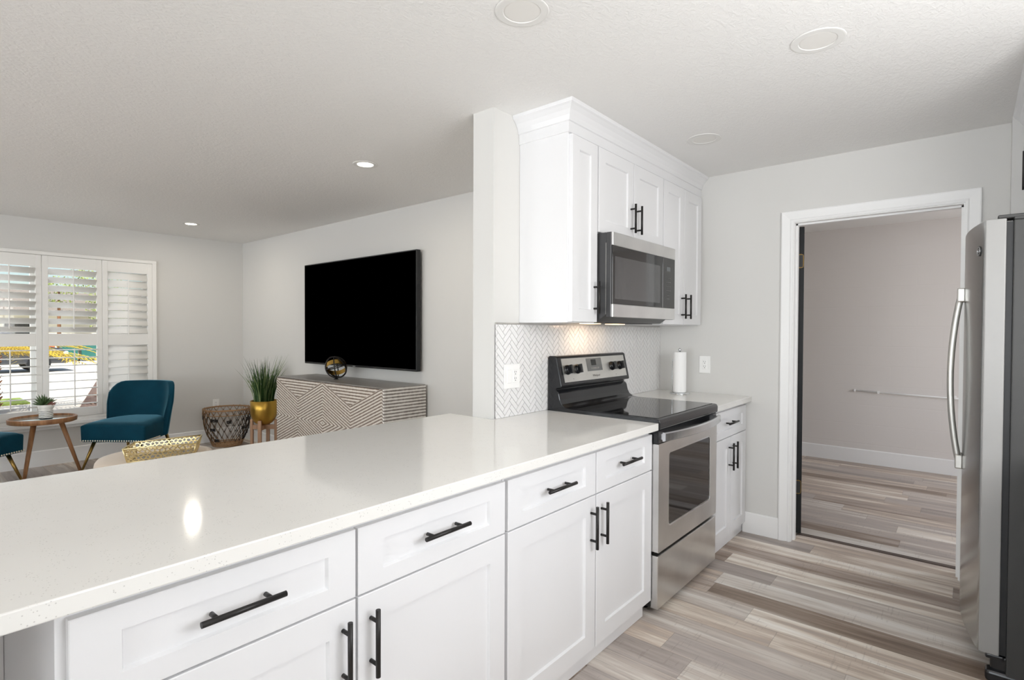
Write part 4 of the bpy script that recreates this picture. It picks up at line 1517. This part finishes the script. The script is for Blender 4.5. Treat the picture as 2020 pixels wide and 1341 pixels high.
def make_chair(label, loc, rotz):
    """front faces local -Y; origin on the floor under the seat centre"""
    t = thing('accent_chair', label, 'chair', loc, rotz, 'teal velvet slipper chairs by the window')
    # seat: rounded slab, domed on top, sides narrowing towards the back
    nx, ny = 14, 12
    Wf, Wb, D0, D1 = 0.305, 0.255, -0.285, 0.215
    v, f = [], []

    def outline(s, q):
        y = D0 + (D1 - D0) * q
        w = Wf + (Wb - Wf) * q ** 1.6
        if q > 0.6: w *= math.sqrt(max(0.0, 1 - 0.45 * ((q - 0.6) / 0.4) ** 2.2))
        return (s * w, y)
    for j in range(ny + 1):
        for i in range(nx + 1):
            s, q = -1 + 2 * i / nx, j / ny
            x, y = outline(s, q)
            ex = 1 - abs(s) ** 6
            ey = min(1, (q / 0.10)) ** 0.5 if q < 0.1 else 1
            z = 0.440 + 0.030 * (ex ** 0.6) * (0.4 + 0.6 * ey) * (0.75 + 0.25 * math.sin(PI * q)) + 0.012 * q
            v.append((x, y, z))
    n1 = len(v)
    for j in range(ny + 1):
        for i in range(nx + 1):
            s, q = -1 + 2 * i / nx, j / ny
            x, y = outline(s, q)
            v.append((x * 0.985, y * 0.99, 0.285))
    W = nx + 1
    for j in range(ny):
        for i in range(nx):
            a = j * W + i
            f.append((a, a + 1, a + W + 1, a + W)); f.append((n1 + a, n1 + a + W, n1 + a + W + 1, n1 + a + 1))
    for i in range(nx):
        f.append((i, n1 + i, n1 + i + 1, i + 1)); a = ny * W + i; f.append((a, a + 1, n1 + a + 1, n1 + a))
    for j in range(ny):
        a = j * W; f.append((a, a + W, n1 + a + W, n1 + a)); a = j * W + nx; f.append((a, n1 + a, n1 + a + W, a + W))
    mb = MB(); mb.faces(v, f, True)
    bmesh.ops.recalc_face_normals(mb.bm, faces=mb.bm.faces[:])
    se = mb.build('seat', M['velvet'], t, local=True)
    q = se.modifiers.new('bevel', 'BEVEL'); q.width = 0.016; q.segments = 3; q.limit_method = 'ANGLE'; q.angle_limit = math.radians(50)
    # back: curved shell that wraps the rear of the seat
    nu, nv = 22, 12
    v, f = [], []

    def back_pt(u, vv, side):
        # u -1..1 across, vv 0..1 up, side 0 inner 1 outer
        z = 0.295 + 0.525 * vv
        flare = 0.90 + 0.16 * vv - 0.05 * max(0, vv - 0.7) / 0.3
        hw = 0.314 * flare
        ang = u * 1.12
        x = hw * math.sin(ang) / math.sin(1.12)
        yb_ = 0.235 + 0.075 * vv
        y = yb_ - 0.205 * (1 - math.cos(ang)) / (1 - math.cos(1.12))
        # rounded upper corners
        if vv > 0.62:
            k = (vv - 0.62) / 0.38
            lim = 1 - 0.20 * k ** 2.4
            if abs(u) > lim:
                pass
        nx_, ny_ = math.sin(ang) * 0.8, math.cos(ang)
        l_ = math.hypot(nx_, ny_)
        th_ = 0.040 * (1 - 0.35 * abs(u) ** 4) * (1 - 0.25 * vv ** 4)
        d = th_ if side else -th_
        return (x + nx_ / l_ * d, y + ny_ / l_ * d, z)
    for side in (0, 1):
        for j in range(nv + 1):
            for i in range(nu + 1):
                u, vv = -1 + 2 * i / nu, j / nv
                x, y, z = back_pt(u, vv, side)
                drop = 0.11 * max(0.0, (abs(u) - 0.62) / 0.38) ** 2.3
                z -= drop * max(0.0, (vv - 0.35) / 0.65) ** 1.2
                v.append((x, y, z))
    W = nu + 1
    n1 = W * (nv + 1)
    for j in range(nv):
        for i in range(nu):
            a = j * W + i
            f.append((a, a + 1, a + W + 1, a + W)); f.append((n1 + a, n1 + a + W, n1 + a + W + 1, n1 + a + 1))
    for i in range(nu):
        f.append((i, n1 + i, n1 + i + 1, i + 1)); a = nv * W + i; f.append((a, a + 1, n1 + a + 1, n1 + a))
    for j in range(nv):
        a = j * W; f.append((a, a + W, n1 + a + W, n1 + a)); a = j * W + nu; f.append((a, n1 + a, n1 + a + W, a + W))
    mb = MB(); mb.faces(v, f, True)
    bmesh.ops.recalc_face_normals(mb.bm, faces=mb.bm.faces[:])
    ba = mb.build('backrest', M['velvet'], t, local=True)
    q = ba.modifiers.new('bevel', 'BEVEL'); q.width = 0.020; q.segments = 4; q.limit_method = 'ANGLE'; q.angle_limit = math.radians(50)
    # piping along the seam of the inner back
    mb = MB()
    mb.tube([Vector(back_pt(1.0, vv_, 0)) + Vector((0.004, -0.004, -0.11 * max(0.0, (vv_ - 0.35) / 0.65) ** 1.2)) for vv_ in [0.30 + 0.66 * k / 10 for k in range(11)]], 0.004, 6)
    mb.tube([Vector(back_pt(-1.0, vv_, 0)) + Vector((-0.004, -0.004, -0.11 * max(0.0, (vv_ - 0.35) / 0.65) ** 1.2)) for vv_ in [0.30 + 0.66 * k / 10 for k in range(11)]], 0.004, 6)
    mb.build('piping', M['velvet'], ba, local=True)
    # nailheads along the lower edge of the seat front and sides
    mb = MB()
    for k in range(27):
        x = -0.295 + 0.59 * k / 26
        mb.ball((x, -0.2850, 0.300), 0.0075, 8, (1, 0.6, 1))
    for sgn in (-1, 1):
        for k in range(1, 14):
            x, y = outline(sgn, k / 26)
            mb.ball((x * 0.992, y, 0.300), 0.0075, 8, (0.6, 1, 1))
    mb.build('nailhead_trim', M['nail'], se, local=True)
    for (x, y, dx, dy) in ((-0.215, -0.215, -0.075, -0.075), (0.215, -0.215, 0.075, -0.075), (-0.195, 0.20, -0.05, 0.075), (0.195, 0.20, 0.05, 0.075)):
        mb = MB().cyl((x + dx, y + dy, 0.0), (x, y, 0.288), 0.0085, 0.0165, seg=12)
        mb.build('leg', M['brass_leg'], t, local=True)
    return t


# facing directions: right chair looks back at the kitchen, left chair is turned towards it
make_chair('teal velvet slipper chair in front of the closed shutter, facing the kitchen', (1.690, 6.325, 0), math.atan2(-0.64, -0.765) + PI / 2)
make_chair('teal velvet slipper chair cut off at the left edge beside the round table', (0.455, 6.270, 0), math.atan2(-0.765, 0.645) + PI / 2)

# ------------------------------------------------------------------ round side table and succulent
RT = (1.034, 6.500)
TZ = 0.540
rt = thing('side_table', 'round wooden tray-top side table with splayed legs between the teal chairs', 'table', (RT[0], RT[1], 0))
b = MB()
b.lathe([(0, TZ - 0.045), (0.236, TZ - 0.045), (0.246, TZ - 0.040), (0.249, TZ - 0.004), (0.246, TZ), (0.235, TZ), (0.232, TZ - 0.022), (0, TZ - 0.022)], (RT[0], RT[1], 0), 56)
b.build('tray_top', M['walnut'], rt)
MB().lathe([(0, TZ - 0.0215), (0.231, TZ - 0.0215), (0.231, TZ - 0.018), (0, TZ - 0.018)], (RT[0], RT[1], 0), 48).build('glass_inset', M['tray_glass'], rt)
for a in (math.radians(231), math.radians(-9), math.radians(111)):
    c_, s_ = math.cos(a), math.sin(a)
    MB().cyl((RT[0] + 0.265 * c_, RT[1] + 0.265 * s_, 0), (RT[0] + 0.125 * c_, RT[1] + 0.125 * s_, TZ - 0.044), 0.013, 0.021, seg=14).build('leg', M['walnut'], rt)

SU = (RT[0] + 0.020, RT[1] - 0.01)
su = thing('potted_succulent', 'small spiky succulent in a white pot with black lines on the side table', 'potted plant', (SU[0], SU[1], TZ - 0.0178))
b = MB()
b.lathe([(0, 0), (0.047, 0), (0.050, 0.005), (0.052, 0.020), (0.051, 0.088), (0.049, 0.094), (0.058, 0.102), (0.059, 0.128), (0.055, 0.132), (0.052, 0.122), (0, 0.120)], (0, 0, 0), 32)
b.build('pot', M['pot_striped'], su, local=True)


def spikes(n, c, r, h, seed, w):
    rnd = random.Random(seed)
    mb = MB()
    for k in range(n):
        a = 2 * PI * k * 0.382 + rnd.uniform(-0.2, 0.2)
        el = math.radians(18 + 66 * (k / n) + rnd.uniform(-6, 6))
        L = r * rnd.uniform(0.75, 1.1)
        d = Vector((math.cos(a) * math.cos(el), math.sin(a) * math.cos(el), math.sin(el)))
        p0 = Vector(c)
        mb.tube([p0, p0 + d * L * 0.4 + Vector((0, 0, 0.003)), p0 + d * L * 0.75, p0 + d * L], [w * 0.7, w, w * 0.7, w * 0.12], 6)
    return mb


spikes(36, (-0.014, 0.006, 0.118), 0.112, 0.1, 4, 0.0080).build('spiky_leaves', M['succulent'], su, local=True)
spikes(26, (0.030, -0.014, 0.118), 0.052, 0.1, 9, 0.0060).build('pink_rosette', M['succulent_pink'], su, local=True)

# ------------------------------------------------------------------ ottoman with the gold tray
OT = (1.345, 4.490)
b = MB()
b.lathe([(0, 0.02), (0.345, 0.02), (0.362, 0.05), (0.368, 0.20), (0.368, 0.39), (0.363, 0.420), (0.348, 0.440), (0.30, 0.448), (0, 0.452)], (OT[0], OT[1], 0), 56)
b.lathe([(0.28, 0.0), (0.30, 0.0), (0.30, 0.022), (0.28, 0.022)], (OT[0], OT[1], 0), 40)
tag(b.build('ottoman', M['ottoman']), 'round beige upholstered ottoman under the gold tray, mostly hidden by the counter', 'ottoman')

# tray: four honeycomb walls between solid rims; plan corners measured on the rim
RZ, BZ = 0.548, 0.456
NL, NR, FL, FR = Vector((1.087, 4.298, 0)), Vector((1.482, 4.146, 0)), Vector((1.208, 4.505, 0)), Vector((1.628, 4.445, 0))
tr = thing('tray', 'gold metal tray with pierced honeycomb sides on the ottoman', 'tray', (1.35, 4.35, BZ))


def honeycomb(mb, p00, p10, p11, p01, cell, seed):
    """pierced wall: bilinear patch p00-p10 (bottom) to p01-p11 (top)"""
    p00, p10, p11, p01 = map(Vector, (p00, p10, p11, p01))
    Lx, Lz = (p10 - p00).length, (p01 - p00).length
    rnd = random.Random(seed)
    jit = {}

    def put(x, z):
        key = (round(x / cell * 6), round(z / cell * 6))
        if key not in jit:
            jit[key] = (x + rnd.uniform(-0.28, 0.28) * cell, z + rnd.uniform(-0.25, 0.25) * cell)
        x, z = jit[key]
        return (min(max(x, 0), Lx), min(max(z, 0), Lz))

    def P(x, z):
        s, t_ = x / Lx, z / Lz
        return (p00 * (1 - s) + p10 * s) * (1 - t_) + (p01 * (1 - s) + p11 * s) * t_
    vv, ff = [], []
    r = cell / math.sqrt(3)
    rowsn = int(Lz / (1.5 * r)) + 2
    for j in range(-1, rowsn + 1):
        for i in range(-1, int(Lx / cell) + 2):
            cx, cz = (i + 0.5 * (j % 2)) * cell, j * 1.5 * r
            hexp = [put(cx + r * math.sin(PI / 3 * k), cz + r * math.cos(PI / 3 * k)) for k in range(6)]
            mx, mz = sum(p[0] for p in hexp) / 6, sum(p[1] for p in hexp) / 6
            area = abs(sum(hexp[k][0] * hexp[(k + 1) % 6][1] - hexp[(k + 1) % 6][0] * hexp[k][1] for k in range(6))) / 2
            if area < 0.1 * cell * cell: continue
            o_ = len(vv)
            vv += [P(*p) for p in hexp]
            vv += [P(mx + (p[0] - mx) * 0.73, mz + (p[1] - mz) * 0.73) for p in hexp]
            for k in range(6): ff.append((o_ + k, o_ + (k + 1) % 6, o_ + 6 + (k + 1) % 6, o_ + 6 + k))
    mb.faces(vv, ff)


cen = (NL + NR + FL + FR) / 4


def low(p):
    q = cen + (p - cen) * 0.90
    return (q.x, q.y, BZ)


def high(p): return (p.x, p.y, RZ)


for nm, A, B, sd in (('side_wall', NL, NR, 1), ('side_wall', FL, FR, 2), ('end_wall', NL, FL, 3), ('end_wall', NR, FR, 4)):
    b = MB(); honeycomb(b, low(A), low(B), high(B), high(A), 0.027, sd)
    b.build(nm, M['gold_tray'], tr, solid=0.003)
b = MB()
for zz, fn in ((0, high), (1, low)):
    P_ = [fn(NL), fn(NR), fn(FR), fn(FL)]
    for k in range(4): b.tube([P_[k], P_[(k + 1) % 4]], 0.005, 6)
for p in (NL, NR, FR, FL): b.tube([low(p), high(p)], 0.004, 6)
b.build('rim', M['gold_tray'], tr)
bot = [low(NL), low(NR), low(FR), low(FL)]
b = MB(); b.faces([(p[0], p[1], BZ - 0.001) for p in bot] + [(p[0], p[1], BZ + 0.002) for p in bot], [(0, 1, 2, 3), (4, 5, 6, 7), (0, 1, 5, 4), (1, 2, 6, 5), (2, 3, 7, 6), (3, 0, 4, 7)])
bmesh.ops.recalc_face_normals(b.bm, faces=b.bm.faces[:])
b.build('tray_floor', plain('dark_mirror', srgb(70, 58, 48), 0.1, 0.6, bump_scale=3, bump_str=0.001), tr)

# ------------------------------------------------------------------ outside the window
GZ = -0.15
ground = MB().box(-40, 60, YWIN + 0.3, 90, GZ - 0.1, GZ)
struct('ground', ground, M['concrete_out'])
b = MB()
b.prism([(2.45, 12.3), (6, 12.3), (9, 22.5), (5.0, 22.0)], 'z', GZ, GZ + 0.06)
rr = random.Random(11)
for k in range(260):
    x, y = rr.uniform(2.4, 6.6), rr.uniform(12.4, 21.5)
    if x < 2.5 + (y - 12.3) * 0.262 or x > 6 + (y - 12.3) * 0.28: continue
    b.ball((x, y, GZ + 0.06), rr.uniform(0.03, 0.09), 6, (1, 1, 0.6))
tag(b.build('mulch_bed', M['mulch']), 'brown mulch planting bed along the right of the driveway outside', 'garden bed', kind='stuff')
tag(MB().box(-9, 2.1, 14.4, 15.6, GZ, GZ + 0.03).build('lawn_strip', M['lawn']), 'strip of grass outside beyond the left shutter panel', 'grass', kind='stuff')
tag(MB().box(-30, 40, 37, 40, GZ, GZ + 0.02).build('street_lawn', M['lawn']), 'front lawn of the house across the street', 'grass', kind='stuff')

# parked car across the street (side view, nose to the right)
cc = thing('car', 'dark grey car parked outside across the driveway', 'car', (2.4, 25.6, GZ))
side = [(0.10, 0.30), (0.06, 0.62), (0.16, 0.86), (0.95, 0.95), (1.55, 1.36), (2.95, 1.40), (3.65, 0.98), (4.45, 0.80), (4.62, 0.55), (4.58, 0.30)]
b = MB(); b.prism([(0.1 + x, GZ + z) for x, z in side], 'y', 24.75, 26.45, 0.06, True)
b.build('body', M['car_paint'], cc)
b = MB(); b.prism([(0.1 + x, GZ + z) for x, z in ((1.12, 0.96), (1.62, 1.30), (2.88, 1.33), (3.45, 0.98))], 'y', 24.735, 26.465, 0.01)
b.build('windows', M['car_glass'], cc)
for wx in (1.0, 3.75):
    for wy in (24.73, 26.27):
        b = MB().cyl((0.1 + wx, wy, GZ + 0.32), (0.1 + wx, wy + 0.2, GZ + 0.32), 0.32, seg=24)
        w = b.build('wheel', M['rubber'], cc)
        MB().cyl((0.1 + wx, wy - 0.01, GZ + 0.32), (0.1 + wx, wy + 0.21, GZ + 0.32), 0.19, seg=18).build('rim', M['chrome'], w)
MB().box(4.50, 4.66, 24.74, 25.1, GZ + 0.60, GZ + 0.72, 0.02).build('headlight', M['plastic_white'], cc)

for k, (bx, lab) in enumerate(((6.15, 'green wheeled rubbish bin across the street, left one'), (6.85, 'green wheeled rubbish bin across the street, right one'))):
    t = thing('wheeled_bin', lab, 'bin', (bx, 32.6, GZ), 0, 'bins across the street')
    b = MB(); b.prism([(-0.26, 0.06), (0.26, 0.06), (0.31, 0.98), (-0.31, 0.98)], 'y', -0.32, 0.32, 0.02); b.build('body', M['bin_green'], t, local=True)
    MB().box(-0.33, 0.33, -0.36, 0.35, 0.985, 1.05, 0.02).build('lid', M['bin_green'], t, local=True)
    for s in (-0.27, 0.27): MB().cyl((s - 0.03, 0.26, 0.11), (s + 0.03, 0.26, 0.11), 0.11, seg=14).build('wheel', M['rubber'], t, local=True)
t = thing('post_box', 'small red box on a post across the street beside the bins', 'box', (5.2, 31.5, GZ))
MB().box(-0.22, 0.22, -0.2, 0.2, 0.55, 0.98, 0.03).build('box', M['tail_red'], t, local=True)
MB().box(-0.05, 0.05, -0.05, 0.05, 0, 0.55).build('post', M['walnut'], t, local=True)

hs = thing('house', 'pale house with a grey roof across the street', 'house', (6, 47, GZ))
MB().box(-4, 8.6, 44, 52, GZ, 2.55).build('wall', M['stone_out'], hs)
MB().box(8.6, 22, 46, 53, GZ, 2.55).build('wall', M['stone_out'], hs)
b = MB(); b.prism([(43.2, 2.5), (48, 4.2), (52.8, 2.5), (52.8, 2.35), (43.2, 2.35)], 'x', -4.8, 9.2); b.build('roof', M['roof'], hs)
b = MB(); b.prism([(45.2, 2.5), (49.5, 4.0), (53.8, 2.5), (53.8, 2.35), (45.2, 2.35)], 'x', 8.4, 22.8); b.build('roof', M['roof'], hs)
for wx in (-1.5, 2.4, 5.2, 11.5, 15.5):
    yy = 43.97 if wx < 8.6 else 45.97
    w = MB().box(wx, wx + 1.5, yy - 0.05, yy + 0.02, 0.8, 2.0).build('window', M['plastic_white'], hs)
    MB().box(wx + 0.08, wx + 1.42, yy - 0.07, yy - 0.05, 0.88, 1.92).build('pane', M['car_glass'], w)


def bushy(name, label, cat, x, y, z0, z1, r, n, mat, seed, trunk=True, group=None):
    rnd = random.Random(seed)
    t = thing(name, label, cat, (x, y, GZ), 0, group)
    vv, ff = [], []
    for _ in range(n):
        a, e = rnd.uniform(0, 2 * PI), rnd.uniform(-1, 1)
        q = rnd.uniform(0.55, 1.0)
        c = Vector((x + r * q * math.cos(a) * math.sqrt(1 - e * e), y + r * q * math.sin(a) * math.sqrt(1 - e * e), (z0 + z1) / 2 + (z1 - z0) / 2 * q * e))
        s = rnd.uniform(0.06, 0.13) * (0.6 + r * 0.35)
        d1 = Vector((rnd.uniform(-1, 1), rnd.uniform(-1, 1), rnd.uniform(-1, 1))).normalized()
        d2 = d1.orthogonal().normalized()
        o_ = len(vv)
        vv += [c - d1 * s, c - d2 * s * 0.5, c + d1 * s, c + d2 * s * 0.5]
        ff.append((o_, o_ + 1, o_ + 2, o_ + 3))
    mb = MB(); mb.faces(vv, ff)
    tag(mb.build('foliage', mat, t), kind='stuff')
    if trunk:
        MB().cyl((x, y, GZ), (x, y, (z0 + z1) / 2), 0.12, 0.06, seg=10).build('trunk', M['bark'], t)
    return t


GT = 'trees across the street'
bushy('tree', 'bushy green tree beside the far house, behind the middle shutter panel', 'tree', 9.8, 41.4, 0.8, 4.6, 1.2, 800, M['leaf_out'], 21, True, GT)
bushy('tree', 'small green tree in front of the far house, left of the other tree', 'tree', 7.4, 41.6, 2.6, 4.6, 0.9, 420, M['leaf_out'], 22, True, GT)
bushy('tree', 'green tree rising behind the far house', 'tree', 13.0, 58.0, 3.0, 7.6, 2.2, 700, M['leaf_out'], 23, True, GT)

# low palm by the driveway with yellow fronds
PLX = 1.30
pm = thing('palm', 'low palm with yellow fronds and brown trunk outside the left shutter panel', 'palm', (PLX, 13.0, GZ))
b = MB()
b.lathe([(0.17, 0), (0.20, 0.2), (0.16, 0.5), (0.14, 0.9), (0.17, 1.05), (0.10, 1.2), (0, 1.22)], (PLX, 13.0, GZ), 14)
rp = random.Random(31)
for k in range(90):
    a, z = rp.uniform(0, 2 * PI), rp.uniform(0.1, 1.1)
    p0 = Vector((PLX + 0.14 * math.cos(a), 13 + 0.14 * math.sin(a), GZ + z))
    b.tube([p0, p0 + Vector((0.09 * math.cos(a), 0.09 * math.sin(a), 0.10))], [0.028, 0.008], 5)
b.build('trunk', M['bark'], pm)
vv, ff = [], []
for k in range(30):
    a = 2 * PI * k / 30 + rp.uniform(-0.1, 0.1)
    L = rp.uniform(1.5, 2.3)
    rise = rp.uniform(-0.05, 0.75)
    for q in range(26):
        s_ = 0.12 + 0.88 * q / 26
        c = Vector((PLX + L * s_ * math.cos(a), 13 + L * s_ * math.sin(a), GZ + 1.12 + rise * s_ - (0.35 + rise * 0.75) * s_ ** 2.2))
        for sgn in (-1, 1):
            ll = 0.34 * (1 - 0.7 * s_)
            dirv = Vector((math.cos(a + sgn * 0.9), math.sin(a + sgn * 0.9), -0.35)).normalized() * ll
            wv = Vector((math.cos(a), math.sin(a), 0)) * 0.014
            o_ = len(vv)
            vv += [c - wv, c + wv, c + dirv + wv * 0.2, c + dirv - wv * 0.2]
            ff.append((o_, o_ + 1, o_ + 2, o_ + 3))
mb = MB(); mb.faces(vv, ff)
tag(mb.build('fronds', M['frond'], pm), kind='stuff')
